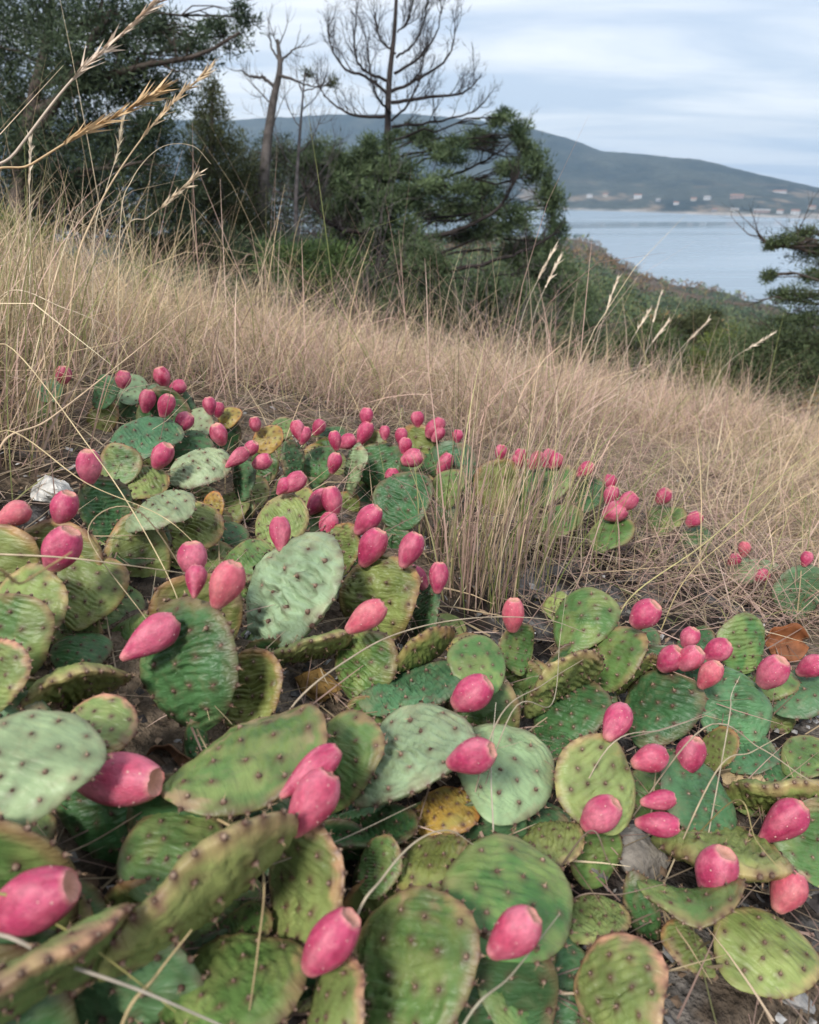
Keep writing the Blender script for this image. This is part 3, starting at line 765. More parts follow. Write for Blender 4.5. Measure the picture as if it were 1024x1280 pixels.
for (cx, cy, Mj, mn, al, be, tone, wr, h) in PADS:
    d = hit(cx, cy, h)
    C = at_depth(cx, cy, d)
    vd = unit(C - EYE)
    flip = -1 if mn < 0 else 1; mn = abs(mn)
    thick = 0.135 if mn / Mj > 0.5 else 0.165
    tau = math.acos(min(0.985, max(0.12, mn / Mj - thick * (1 - mn / Mj))))
    minor = img_dir(al + 90, vd)
    if np.dot(minor, UP) < 0: minor = -minor
    n = math.cos(tau) * (-vd) + flip * math.sin(tau) * minor
    tdir = img_dir(be, vd)
    tip = tdir - n * np.dot(tdir, n)
    L = Mj * d / FPX
    add_pad(C, tip, n, L * 1.02, L * 0.93, tone, wr, 1 if Mj > 62 else 2, wdir=prng.uniform(-0.35, 0.35), thick=thick)
n_main = len(pads)

# ---- fruit placement on the nearest rim
OWNER = {(457, 772): (388, 809), (589, 946): (511, 948), (984, 1114): (955, 1188), (640, 1169): (516, 1212), (820, 1030): (746, 981), (824, 1000): (746, 981)}
fr = []
for (cx, cy, Lp, Wp, ang, lean, kind) in FRUIT:
    bx, by = cx - 0.5 * Lp * math.cos(R(ang)), cy + 0.5 * Lp * math.sin(R(ang))
    best = None
    for k, p in enumerate(pads[:n_main]):
        qx, qy, qd = project(p['rim'])
        dd = np.hypot(qx - bx, qy - by) + 25 * np.abs(qd * Wp / FPX - 0.027) / 0.027
        m = int(np.argmin(dd))
        want = OWNER.get((cx, cy))
        if want is not None: dd = np.where(want == PADS[k][:2], dd * 0.0 + np.hypot(qx - bx, qy - by) * .02, 999.0); m = int(np.argmin(dd))
        if best is None or dd[m] < best[0]: best = (dd[m], k, qd[m], p['rim'][m])
    dplain = hit(bx, by, 0.085)
    lim = max(11, 0.35 * Lp)
    if best[0] < lim + 8:
        d, owner = best[2] * .975, best[1]
        B = at_depth(bx, by, d); w_ = .25 if OWNER.get((cx, cy)) is None else 0
        B = B * (1 - w_) + best[3] * w_
    else:
        d, owner = dplain, None
        B = at_depth(bx, by, d)
    vd = unit(B - EYE)
    ax = unit(math.cos(R(lean)) * img_dir(ang, vd) - math.sin(R(lean)) * vd)
    sz = prng.uniform(.89, 1.02)
    Lr, Wr = sz * Lp * d / FPX / max(0.75, math.cos(R(lean))), sz * Wp * d / FPX
    fr.append(dict(B=B, ax=ax, L=Lr, W=Wr, kind=kind, owner=owner, px=(cx, cy)))
    if owner is None:
        # the pad that carries it, standing under the fruit
        gz = float(ground_z(B[0], B[1])); hgt = max(0.035, B[2] - gz + 0.012)
        L = min(0.085, hgt)
        tip = unit(UP + 0.25 * img_dir(ang, vd) + 0.15 * np.array([0, 1, 0]))
        n = unit(np.array([prng.uniform(-.5, .5), -1, 0.3]))
        p = add_pad(B - tip * (L / 2 - 0.004), tip, n, L, L * 0.85, prng.choice(['green', 'dark', 'olive', 'blue']), 0.9, 2)
        fr[-1]['owner'] = len(pads) - 1
GAPS = [(780, 1112, 55), (800, 1180, 50), (930, 1110, 42), (180, 1095, 62), (125, 1090, 62), (860, 1245, 55), (210, 940, 42), (420, 880, 30), (150, 870, 40)]   # bare gravel shows here
# ---- older pads underneath that carry the upper ones down to the soil
for k in range(len(pads)):
    p = pads[k]
    b = p['base']; gz = float(ground_z(b[0], b[1]))
    if b[2] - gz > 0.020:
        foot = np.array([b[0] + prng.uniform(-.02, .02), b[1] + prng.uniform(0.0, .025), 0.0])
        foot[2] = float(ground_z(foot[0], foot[1])) - 0.008
        ax = b - foot; L = float(np.linalg.norm(ax)) + 0.012
        n = unit(np.array([prng.uniform(-.4, .4), -1, prng.uniform(0.1, 0.6)]))
        mx, my, _ = project(foot + ax / 2)
        gap = any((mx - gx) ** 2 + (my - gy) ** 2 < gr ** 2 for gx, gy, gr in GAPS)
        q = add_pad(foot + ax / 2, ax, n, L, L * 0.36 if gap else max(L * 0.72, 0.03), prng.choice(['dark', 'green', 'dark', 'blue', 'olive']), 0.8, 2)
        q['plant_of'] = k

# ---- low pads filling the mat
frng = random.Random(12); made = 0
while made < 42:
    fy = 560 + 700 * frng.random() ** 1.1; fx = frng.uniform(15, 560 if fy < 760 else 1010)
    if any((fx - gx) ** 2 + (fy - gy) ** 2 < (gr + 25) ** 2 for gx, gy, gr in GAPS): continue
    d = hit(fx, fy, 0.014); C = at_depth(fx, fy, d); L = frng.uniform(.045, .075)
    n = unit(np.array([frng.uniform(-.5, .5), frng.uniform(-.9, -.1), 1.0])); a_ = frng.uniform(0, 6.28)
    add_pad(C, np.array([math.cos(a_), math.sin(a_), 0.1]), n, L, L * .85, frng.choice(['green', 'dark', 'olive', 'green', 'bright', 'lime']), frng.uniform(.7, 1.4), 2); made += 1

seeds = []
for (sx, sy, lab) in PLANTS:
    seeds.append(at_depth(sx, sy, hit(sx, sy, 0.04)))
seeds = np.array(seeds)
for k, p in enumerate(pads):
    if 'plant_of' in p: p['plant'] = pads[p['plant_of']]['plant']
    else: p['plant'] = int(np.argmin(np.linalg.norm(seeds - p['C'][None], axis=1)))
roots = {}
for k in sorted(set(p['plant'] for p in pads)):
    mem = [p for p in pads if p['plant'] == k]
    c = np.mean([p['C'] for p in mem], axis=0)
    o = empty('prickly_pear', (c[0], c[1], float(ground_z(c[0], c[1]))))
    tag(o, PLANTS[k][2], 'cactus', 'prickly pears on the slope')
    roots[k] = o
for p in pads:
    o = roots[p['plant']]
    q = link('pad', p['me'], M_PAD, o, Matrix.Translation(-o.location) @ p['F'])
    tag(link('areoles', p['am'], M_ARE, q), kind='stuff')
for i, f in enumerate(fr):
    o = roots[pads[f['owner']]['plant']]
    ax = Vector(f['ax']); rot = ax.to_track_quat('Z', 'Y').to_matrix().to_4x4() @ Matrix.Rotation(prng.uniform(0, 6.28), 4, 'Z')
    S = Matrix.Diagonal((f['W'], f['W'], f['L'], 1))
    b, s, a_ = FRUITS[f['kind']][prng.choice([0, 1, 2, 3, 5] if f['L'] * FPX > 0 and f['px'][1] > 640 else [0, 1, 4, 5])]
    q = link('fruit', b, M_FRU, o, Matrix.Translation(-o.location) @ Matrix.Translation(Vector(f['B'])) @ rot @ S)
    link('scar', s, M_SCAR, q)
    tag(link('areoles', a_, M_ARE, q), kind='stuff')
print('PADS', len(pads), 'main', n_main, 'L cm', np.round(np.percentile([p['L'] * 100 for p in pads[:n_main]], [0, 10, 50, 90, 100]), 1))
print('FRUIT', len(fr), 'W cm', np.round(np.percentile([f['W'] * 100 for f in fr], [0, 10, 50, 90, 100]), 2), 'L', np.round(np.percentile([f['L'] * 100 for f in fr], [0, 10, 50, 90, 100]), 1))

# ------------------------------------------------------------------ houses on the far shore
def march_far(px, py):
    d = ray(px, py); t = np.linspace(900, 3500, 2600)
    P = EYE + d[None] * t[:, None]
    s = P[:, 2] - far_z(P[:, 0], P[:, 1])
    k = int(np.argmax(s < 0))
    return P[k] if s[k] < 0 else None
M_WALL = vcol_mat('render_wall', 0.9, 0.1, 0.5, 0.1)
M_ROOF = vcol_mat('tile_roof', 0.9, 0.1, 0.8, 0.25)
M_PANE = vcol_mat('window_pane', 0.15, 0.5, 1, 0.05)
def box_vf(x0, x1, y0, y1, z0, z1):
    v = np.array([[x, y, z] for z in (z0, z1) for y in (y0, y1) for x in (x0, x1)], float)
    f = np.array([[0,2,3,1],[4,5,7,6],[0,1,5,4],[2,6,7,3],[0,4,6,2],[1,3,7,5]])
    return v, f
HOUSES = [(737, 247, 13, 7, 'white', 'small white house by itself near the cove on the far shore'),
 (757, 246, 11, 7, 'cream', 'narrow cream house up the bank behind the small white house'),
 (797, 248, 17, 9, 'white', 'large white house standing alone above the far shoreline'),
 (823, 252, 10, 6, 'grey', 'low grey house next to the large white house on the far shore'),
 (845, 256, 11, 6, 'white', 'little white house just above the water among dark trees across the bay'),
 (867, 251, 12, 6, 'cream', 'cream house half way up the wooded bank across the bay'),
 (884, 250, 14, 8, 'white', 'white house with grey roof beside the long terracotta building'),
 (921, 248, 28, 8, 'terra', 'long terracotta coloured building on the far hillside'),
 (975, 241, 30, 5, 'white', 'long low white building high on the far hillside'),
 (952, 266, 30, 6, 'terra', 'wide pinkish building on the far waterfront'),
 (975, 267, 11, 7, 'white', 'white waterfront house beside the wide pinkish building'),
 (994, 268, 15, 8, 'white', 'white house with red roof at the end of the waterfront'),
 (918, 264, 16, 5, 'cream', 'low cream boathouse at the edge of the far water'),
 (893, 264, 10, 5, 'grey', 'small grey shed at the far waterline'),
 (1015, 262, 13, 7, 'cream', 'cream house behind the white house on the far waterfront')]
WALLC = {'white': (.48,.48,.48), 'cream': (.38,.35,.31), 'grey': (.25,.25,.26), 'terra': (.28,.20,.175)}
for i, (px, py, w, hh, wc, lab) in enumerate(HOUSES):
    P = march_far(px, py); w *= .85; hh *= .8
    if P is None: continue
    o = empty('house', (P[0], P[1], P[2] - 1.0)); o.rotation_euler = (0, 0, math.atan2(P[1], P[0]) - math.pi / 2 + random.uniform(-.4, .4))
    tag(o, lab, 'house', 'houses across the bay')
    dp = min(w, 10) * 0.8
    v, f = box_vf(-w/2, w/2, -dp/2, dp/2, -4, hh)
    link('wall', mesh_np('wall', v, f, np.tile(WALLC[wc], (8, 1)), False), M_WALL, o)
    e = 0.5; rh = dp * 0.3
    rv = np.array([[-w/2-e,-dp/2-e,hh],[w/2+e,-dp/2-e,hh],[w/2+e,dp/2+e,hh],[-w/2-e,dp/2+e,hh],[-w/2-e,0,hh+rh],[w/2+e,0,hh+rh]])
    rc = (.27,.25,.24) if i % 3 == 0 else (.25,.14,.10)
    link('roof', mesh_np('roof', rv, [np.array([[0,1,5,4],[2,3,4,5],[3,2,1,0]]), np.array([[0,4,3],[1,2,5]])], np.tile(rc, (6, 1)), False), M_ROOF, o)
    wm = None
    for k in range(max(2, int(w // 5))):
        for fl in range(2 if hh > 6 else 1):
            if wm is None:
                v, f = box_vf(-.6, .6, -.05, .05, -.7, .7); wm = mesh_np('window', v, f, np.tile((.05,.06,.07), (8, 1)), False)
            link('window', wm, M_PANE, o, Matrix.Translation((-w/2 + (k + .5) * w / max(2, int(w // 5)), -dp/2 - .03, 1.6 + 3 * fl)))

# ------------------------------------------------------------------ foliage builders
def leaf_tris(P, D, ln, wd, rng):
    """one slim triangle per leaf"""
    n = len(P)
    rv = rng.normal(0, 1, (n, 3)); S = np.cross(D, rv); S /= np.linalg.norm(S, axis=1)[:, None] + 1e-9
    V = np.empty((n, 3, 3))
    V[:, 0] = P - S * (wd / 2)[:, None]; V[:, 1] = P + S * (wd / 2)[:, None]; V[:, 2] = P + D * ln[:, None]
    return V.reshape(-1, 3), np.arange(3 * n).reshape(-1, 3)
def clump_leaves(C, rad, n, rng, ll=0.075, lw=0.016, tone=((.020,.040,.018),(.075,.115,.045)), droop=0.0, K=None, spread=0.30):
    C = np.asarray(C); rad = np.asarray(rad)
    K = K or max(6, int(10 + 10 * float(rad.mean())))
    d = rng.normal(0, 1, (K, 3)); d /= np.linalg.norm(d, axis=1)[:, None]
    sub = C + d * rad * (rng.random((K, 1)) ** 0.45)
    sb = rng.random(K)
    k = rng.integers(0, K, n)
    P = sub[k] + rng.normal(0, 1, (n, 3)) * rad * spread * (0.55 + 0.7 * rng.random(K))[k][:, None]
    out = (P - sub[k]) / (np.linalg.norm(P - sub[k], axis=1)[:, None] + 1e-6)
    D = out * 0.7 + rng.normal(0, 0.55, (n, 3)) + np.array([0, 0, 0.35 - droop])
    D /= np.linalg.norm(D, axis=1)[:, None]
    V, F = leaf_tris(P, D, ll * rng.uniform(.6, 1.3, n), lw * rng.uniform(.7, 1.4, n), rng)
    t = np.clip(sb[k] * 0.75 + rng.normal(0.1, 0.14, n), 0, 1)[:, None]
    c = np.array(tone[0]) * (1 - t) + np.array(tone[1]) * t
    return V, F, np.repeat(c, 3, axis=0), sub
def join(parts):
    V, F, C, off = [], [], [], 0
    for v, f, c in parts:
        V.append(v); F.append(f + off); C.append(c); off += len(v)
    return np.concatenate(V), np.concatenate(F), np.concatenate(C)
def wob(p0, p1, sag, rng, n=7, w=0.05):
    t = np.linspace(0, 1, n)[:, None]
    L = np.linalg.norm(p1 - p0)
    p = p0 * (1 - t) + p1 * t + UP * sag * L * np.sin(np.pi * t)
    return p + rng.normal(0, 1, (n, 3)) * w * L * np.sin(np.pi * t)
def twigs(start, d, L, r, lev, rng, out, up=0.35, nb=5, spread=0.7):
    n = 7; pts = [np.array(start, float)]; d = unit(np.array(d, float))
    for k in range(n - 1):
        d = unit(d + UP * up * 0.35 + rng.normal(0, 0.14, 3)); pts.append(pts[-1] + d * L / (n - 1))
    rad = np.linspace(r, r * 0.35, n)
    out.append((np.array(pts), rad))
    if lev <= 0: return
    for q in range(nb):
        k = rng.integers(2, n); b = unit(pts[k] - pts[k - 1])
        dd = unit(b + rng.normal(0, spread, 3))
        twigs(pts[k], dd, L * rng.uniform(.35, .6), max(rad[k] * 0.6, 0.0022), lev - 1, rng, out, up, max(3, nb - 1), spread)
BARK = np.array([0.085, 0.068, 0.058])
def tree(name, label, cat, depth, trunk, tr, clumps, limbs=(), bare=(), seed=1, dens=2600, tone=None, ll=.075, lw=.016, group=None, bark=BARK, droop=0.0, spread=0.30, ntw=None):
    """trunk/limbs: lists of (px,py,depth offset); clumps: (px,py,rpx_x,rpx_y,depth offset)"""
    rng = np.random.default_rng(seed)
    T = crom([at_depth(x, y, depth + dz) for x, y, dz in trunk], 8)
    foot = T[0].copy(); foot[2] = float(ground_z(foot[0], foot[1])) - 0.15
    if T[0][2] > foot[2] + .2: T = np.vstack([crom([foot, 0.5 * (foot + T[0]) + np.array([.03, 0, 0]), T[0]], 4)[:-1], T])
    n = len(T); rad = np.linspace(tr, tr * 0.22, n)
    base = Vector(foot)
    o = empty(name, base)
    tag(o, label, cat, group)
    v, f = tubes([(T, rad)], 8)
    bc = lambda v, k=1.0: np.tile(bark * k, (len(v), 1))
    fb = np.array(foot)
    link('trunk', mesh_np('trunk', v - fb, f, bc(v)), M_BARK, o)
    br = []
    def limb(p, r):
        v, f = tubes([(p, r)], 6); link('limb', mesh_np('limb', v - fb, f, bc(v, .9)), M_BARK, o)
    for pl, r0 in limbs:
        p = crom([at_depth(x, y, depth + dz) for x, y, dz in pl], 6)
        limb(p + rng.normal(0, 0.008, p.shape), np.linspace(r0, r0 * 0.3, len(p)))
        for q in range(ntw or len(p) // 3):
            k = rng.integers(2, len(p)); twigs(p[k], unit(p[k] - p[k-1]) + UP * .7 * (ntw is not None) + rng.normal(0, .6, 3), rng.uniform(.2, .5), max(r0 * .3, .008), 2 if ntw else 1, rng, br, nb=5 if ntw else 4)
    for (px, py, dx, dy, L, r0, lev) in bare:
        s = at_depth(px, py, depth); k = int(np.argmin(np.linalg.norm(T - s, axis=1)))
        twigs(T[k], np.array([dx, rng.normal(0, .5), dy]), L, r0, lev, rng, br, up=0.55, nb=7)
    leaves = []
    for (px, py, rx, ry, dz) in clumps:
        C = at_depth(px, py, depth + dz); s = (depth + dz) / FPX
        rr = np.array([rx * s, 0.85 * 0.5 * (rx + ry) * s, ry * s])
        nn = int(dens * (rr[0] * rr[2] * 4 + 0.04))
        lv, lf, lc, sub = clump_leaves(C, rr, nn, rng, ll, lw, tone or ((.018,.036,.016),(.070,.108,.042)), droop, spread=spread)
        leaves.append((lv - fb, lf, lc))
        hd = np.hypot(*(C - T[-1])[:2])
        zt = C[2] - 0.15 * hd
        k = int(np.argmin(np.abs(T[:, 2] - zt))); k = min(k, n - 2)
        b = wob(T[k], C, 0.05, rng, 8, 0.03)
        br.append((b, np.linspace(max(rad[k] * 0.40, .012), .010, 8)))
        for q in sub[: min(len(sub), 9)]:
            m = rng.integers(4, 8); br.append((wob(b[m], q, 0.04, rng, 5, 0.05), np.linspace(.010, .004, 5)))
    if br:
        v, f = tubes(br, 3)
        tag(link('branches', mesh_np('branches', v - fb, f, bc(v, 0.9)), M_BARK, o), kind='stuff')
    if leaves:
        v, f, c = join(leaves)
        link('crown', mesh_np('crown', v, f, c, False), M_LEAF, o)
    return o

DK = ((.020,.038,.022),(.098,.130,.070)); OLV = ((.035,.045,.018),(.105,.115,.050)); BRT = ((.030,.060,.022),(.125,.185,.060)); YEL = ((.060,.085,.020),(.190,.220,.055))
GREYB = np.array([0.085, 0.075, 0.070])
tree('conifer_tree', 'dense dark green conifer with heavy horizontal limbs behind the tall straw', 'tree', 8.5,
     [(20, 300, 0), (28, 200, 0), (45, 110, .1), (60, 40, 0), (70, -60, 0)], .13,
     [(40,20,70,45,0),(120,25,60,40,-.3),(190,40,48,34,.2),(235,62,36,22,-.2),(280,45,30,17,0),(306,22,18,14,.1),(90,95,66,48,-.4),(160,100,52,34,.3),(20,120,60,52,.2),
      (215,108,34,22,.2),(60,185,66,46,-.2),(130,170,56,42,.3),(190,160,46,36,.0),(25,245,60,42,.3),(110,240,60,40,.2),(180,225,52,44,.1),(215,265,36,34,.3),(-40,60,70,70,.2),(-50,190,70,70,0)],
     limbs=[([(45,140,0),(110,105,-.2),(180,82,-.3),(240,72,-.3),(300,42,-.3)], .05), ([(30,200,0),(70,130,-.4),(110,60,-.5),(140,10,-.5)], .06), ([(28,230,0),(100,215,-.2),(190,200,-.2)], .04)],
     seed=11, dens=4500, tone=DK, group='trees beyond the grass crest')
tree('conifer_tree', 'narrow olive green juniper standing between the dark conifer and the dead trunk', 'tree', 10.5,
     [(262, 320, 0), (264, 210, 0), (266, 100, 0)], .07,
     [(266,112,13,20,0),(262,145,24,26,0),(272,175,30,28,.1),(254,195,34,32,-.1),(280,222,36,32,.2),(252,245,44,38,0),(282,268,44,36,.1),(235,292,46,34,.2),(300,295,36,30,0)],
     seed=12, dens=3600, tone=OLV, group='trees beyond the grass crest')
tree('dead_tree', 'dead grey trunk with crooked bare branches forking at the top', 'tree', 10.8,
     [(322, 330, 0), (328, 250, 0), (334, 180, 0), (342, 125, 0), (350, 85, 0), (347, 50, 0)], .115,
     [(318,235,13,38,-.1),(330,275,16,34,-.1),(310,300,26,26,0)],
     limbs=[([(344,110,0),(330,98,.1),(312,95,.1),(300,88,.1)], .030), ([(346,95,0),(366,100,-.1),(388,108,-.1)], .028), ([(349,82,0),(362,66,0),(374,58,0)], .022), ([(349,75,0),(340,58,0),(336,38,0)], .020)],
     bare=[(347,60,.5,.9,.45,.012,1),(347,60,-.6,.8,.4,.012,1),(340,130,-.9,.3,.6,.014,2),(336,165,.9,.4,.6,.012,2)],
     seed=13, dens=1500, tone=OLV, bark=GREYB, group='trees beyond the grass crest')
tree('dead_tree', 'thin dark leafless tree with fine grey twigs next to the dead trunk', 'tree', 11.5,
     [(374, 340, 0), (370, 260, 0), (374, 180, 0), (381, 92, 0)], .055,
     [(383,92,8,8,0),(413,106,9,9,0)],
     bare=[(372,250,-.8,.5,.9,.016,2),(372,250,.9,.4,1.0,.016,2),(373,215,-.9,.4,.8,.014,2),(374,190,.9,.4,.8,.014,2),(376,160,-.8,.5,.7,.012,2),(378,140,.8,.6,.6,.012,2),(380,115,-.6,.8,.5,.01,2),(370,280,.9,.2,1.0,.016,2),(370,290,-.9,.2,1.0,.016,2)],
     seed=14, dens=1500, tone=OLV, bark=np.array([.10,.09,.09]), group='trees beyond the grass crest')
DEAD = [([(485,118,0),(458,96,.1),(431,86,.2),(415,60,.2),(409,38,.2)], .030), ([(487,103,0),(453,86,-.2),(443,58,-.3),(445,24,-.3)], .026), ([(489,114,0),(530,95,.2),(562,68,.3),(569,38,.3)], .030),
 ([(490,128,0),(538,122,-.2),(579,116,-.3),(602,94,-.3)], .030), ([(493,92,0),(528,68,-.2),(546,40,-.2),(552,14,-.2)], .024), ([(495,72,0),(518,55,.2),(530,27,.2),(533,4,.2)], .020), ([(494,67,0),(476,50,.1),(469,22,.1),(467,-4,.1)], .020),
 ([(497,40,0),(511,27,0),(516,2,0)], .014), ([(482,146,0),(442,144,.2),(413,127,.3),(396,104,.3)], .028), ([(488,140,0),(470,118,-.5),(462,80,-.6),(458,50,-.6)], .022), ([(490,150,0),(512,128,-.5),(524,100,-.7),(530,66,-.7)], .022), ([(489,158,0),(545,152,.2),(590,140,.3),(612,120,.3)], .026)]
tree('conifer_tree', 'spreading juniper with a bare dead leader of up-curved branches above green lower boughs', 'tree', 12.0,
     [(478, 440, 0), (474, 360, 0), (480, 280, 0), (484, 200, .05), (486, 110, 0), (493, 40, .05), (497, -30, 0)], .105,
     [(455,210,26,22,-.4),(432,228,28,24,.4),(520,172,30,14,.5),(556,190,34,18,-.2),(596,172,28,16,.3),(628,148,20,12,0),(648,168,18,16,.1),(656,195,20,20,.2),(674,225,15,30,-.1),(690,262,14,32,0),(697,300,13,26,.1),(640,215,22,16,-.4),
      (556,236,34,16,-.7),(606,240,28,16,.4),(640,270,32,20,-.3),(588,296,36,20,.3),(520,300,28,28,-.9),(545,330,28,26,-1.1),(470,250,32,36,.5),(460,310,42,36,.3),(420,270,30,28,0),(655,315,36,26,.2),(690,342,28,28,-.3),
      (715,372,24,32,0),(640,372,38,28,-.6),(590,368,36,30,-.8),(520,388,44,30,-.6),(455,372,38,30,-.3),(400,330,34,26,-.2),(405,362,38,26,0),(722,412,24,24,-.3),(660,415,44,26,-.3),(610,410,44,24,0),(735,440,24,20,0),(690,440,36,20,-.2),(470,190,26,22,-.3),(385,205,26,18,.2),(500,215,30,20,-.4),(512,252,36,18,-.5),(545,268,34,16,.5),(490,275,32,24,-.5),(580,262,32,16,.6),(425,200,24,18,-.3),(440,245,30,24,-.4),(515,345,40,24,-.3),(560,385,40,24,0)],
     limbs=[([(482,290,0),(430,288,-.5),(395,262,-.8),(375,225,-.9)], .045), ([(480,300,0),(560,292,-.6),(620,262,-.8),(650,215,-.7)], .045), ([(478,340,0),(560,338,-1.),(640,320,-1.2),(700,290,-1.)], .045), ([(484,220,0),(540,225,.3),(600,205,.3),(650,170,.2)], .035)] + DEAD,
     seed=15, dens=5400, tone=((.028,.052,.026),(.150,.200,.095)), ll=.085, lw=.017, group='trees beyond the grass crest', spread=.235, bark=np.array([.040,.033,.031]), ntw=17)
tree('conifer_tree', 'dark open juniper filling the gap behind the thin leafless tree', 'tree', 14.0,
     [(420, 400, 0), (415, 300, 0), (410, 190, 0)], .09,
     [(350,200,22,20,0),(320,215,24,24,.2),(395,190,22,18,.3),(340,240,34,26,0),(385,235,30,24,.2),(420,215,24,20,0),(360,275,40,26,.2),(410,275,40,28,0),(320,285,36,26,0),(440,300,40,30,0),(380,310,50,26,.2),(300,255,24,30,.3),(300,200,20,24,.1),(345,190,22,18,.2),(285,235,26,26,.2),(395,215,24,18,0),(410,240,34,24,0),(355,215,30,22,.3)],
     seed=25, dens=2300, tone=((.028,.044,.028),(.115,.140,.080)), ll=.09, lw=.018, group='trees beyond the grass crest', spread=.32)
tree('shrub', 'mid green round shrub just below the water beyond the seed stalks', 'shrub', 19.0,
     [(800, 500, 0), (800, 440, 0)], .05, [(800,425,30,18,0),(775,440,30,18,.3),(830,440,34,20,0),(800,460,50,24,.2),(850,462,40,22,0)], seed=26, dens=2600, tone=((.030,.055,.020),(.110,.150,.055)), ll=.12, lw=.03, group='shrubs below the crest')
tree('shrub', 'dull olive shrub between the yellow-green shrub and the round shrub', 'shrub', 22.0,
     [(860, 480, 0), (860, 430, 0)], .05, [(858,408,30,16,0),(880,400,22,14,.3),(835,412,24,14,0),(860,430,44,20,.2)], seed=27, dens=2600, tone=OLV, ll=.12, lw=.03, group='shrubs below the crest')
tree('pine_tree', 'dark pine whose tufted branches reach in over the bay', 'tree', 8.0,
     [(1120, 560, 0), (1110, 420, 0), (1100, 300, 0), (1095, 200, 0)], .10,
     [(985,300,20,9,0),(1012,312,24,12,.1),(965,306,10,6,0),(1002,292,14,7,0),(960,345,9,7,0),(998,372,24,12,0),(1020,395,26,12,.2),(975,368,14,8,.1),(1020,345,14,8,0),(1005,402,30,10,0),(960,425,52,26,.2),(1010,440,50,34,0),(930,455,50,30,.3),(985,475,60,30,.2),(1060,330,40,40,0),(1060,430,50,40,0)],
     limbs=[([(1100,330,0),(1050,322,0),(1000,312,0),(962,306,0),(945,290,0)], .028), ([(1102,400,0),(1060,385,0),(1010,378,0),(965,372,0)], .028), ([(1010,318,0),(996,290,0),(1000,268,0)], .010), ([(1106,440,0),(1030,430,0),(950,425,.1)], .03)],
     seed=16, dens=7500, tone=((.034,.054,.026),(.130,.165,.075)), ll=.06, lw=.010, group='trees beyond the grass crest', spread=.34)
tree('shrub', 'yellow-green bushy shrub under the dark pine', 'shrub', 12.0,
     [(905, 500, 0), (905, 440, 0)], .04, [(905,432,26,22,0),(885,452,24,18,.2),(925,455,26,20,0),(905,470,40,20,.1)], seed=17, dens=3600, tone=YEL, group='shrubs below the crest')
tree('shrub', 'bright green juniper shrub at the foot of the dead leafless tree', 'shrub', 9.0,
     [(395, 400, 0), (395, 340, 0)], .04, [(392,318,40,18,0),(350,322,36,18,.2),(430,330,30,20,0),(380,345,60,24,.1)], seed=18, dens=3600, tone=BRT, group='shrubs below the crest')
tree('shrub', 'dark juniper shrub filling the gap below the narrow olive juniper', 'shrub', 9.5,
     [(270, 380, 0), (270, 320, 0)], .04, [(230,305,50,26,0),(290,308,50,28,.2),(330,318,40,26,0),(180,290,50,26,0),(120,282,60,28,.2),(50,275,60,28,0)], seed=19, dens=3400, tone=DK, group='shrubs below the crest')
tree('shrub', 'yellow-green broom shrub at the foot of the dense dark conifer', 'shrub', 6.5,
     [(10, 360, 0), (10, 310, 0)], .03, [(5,290,40,26,0),(35,305,36,22,.1),(-30,300,40,30,0)], seed=20, dens=4200, tone=YEL, group='shrubs below the crest')
# leafless brush
def brush(label, depth, px, py, w, n, seed):
    rng = np.random.default_rng(seed); br = []
    C = at_depth(px, py, depth); gz = float(ground_z(C[0], C[1])); base = np.array([C[0], C[1], gz - .05]); H = max(.6, C[2] - gz)
    for k in range(n):
        s = base + np.array([rng.normal(0, w * .35), rng.normal(0, w * .3), 0])
        twigs(s, np.array([rng.normal(0, .4), rng.normal(0, .4), 1]), H * rng.uniform(.7, 1.15), .012, 2, rng, br, up=.1, nb=5)
    v, f = tubes(br, 3)
    o = empty('bare_shrub', base); tag(o, label, 'shrub', 'leafless shrubs')
    tag(link('twigs', mesh_np('twigs', v - base, f, np.tile([.15, .128, .128], (len(v), 1))), M_BARK, o), kind='stuff')
brush('leafless greyish shrub tangle between the dead trunk and the spreading juniper', 11.0, 350, 225, 1.2, 13, 31)
brush('leafless greyish shrub tangle under the boughs of the spreading juniper', 10.5, 620, 340, 1.5, 12, 32)
brush('leafless brown shrub beyond the pale seed heads near the grass crest', 16.0, 770, 400, 2.2, 12, 33)
brush('leafless greyish shrub tangle pressed against the spreading juniper trunk', 10.8, 430, 250, 1.0, 10, 34)

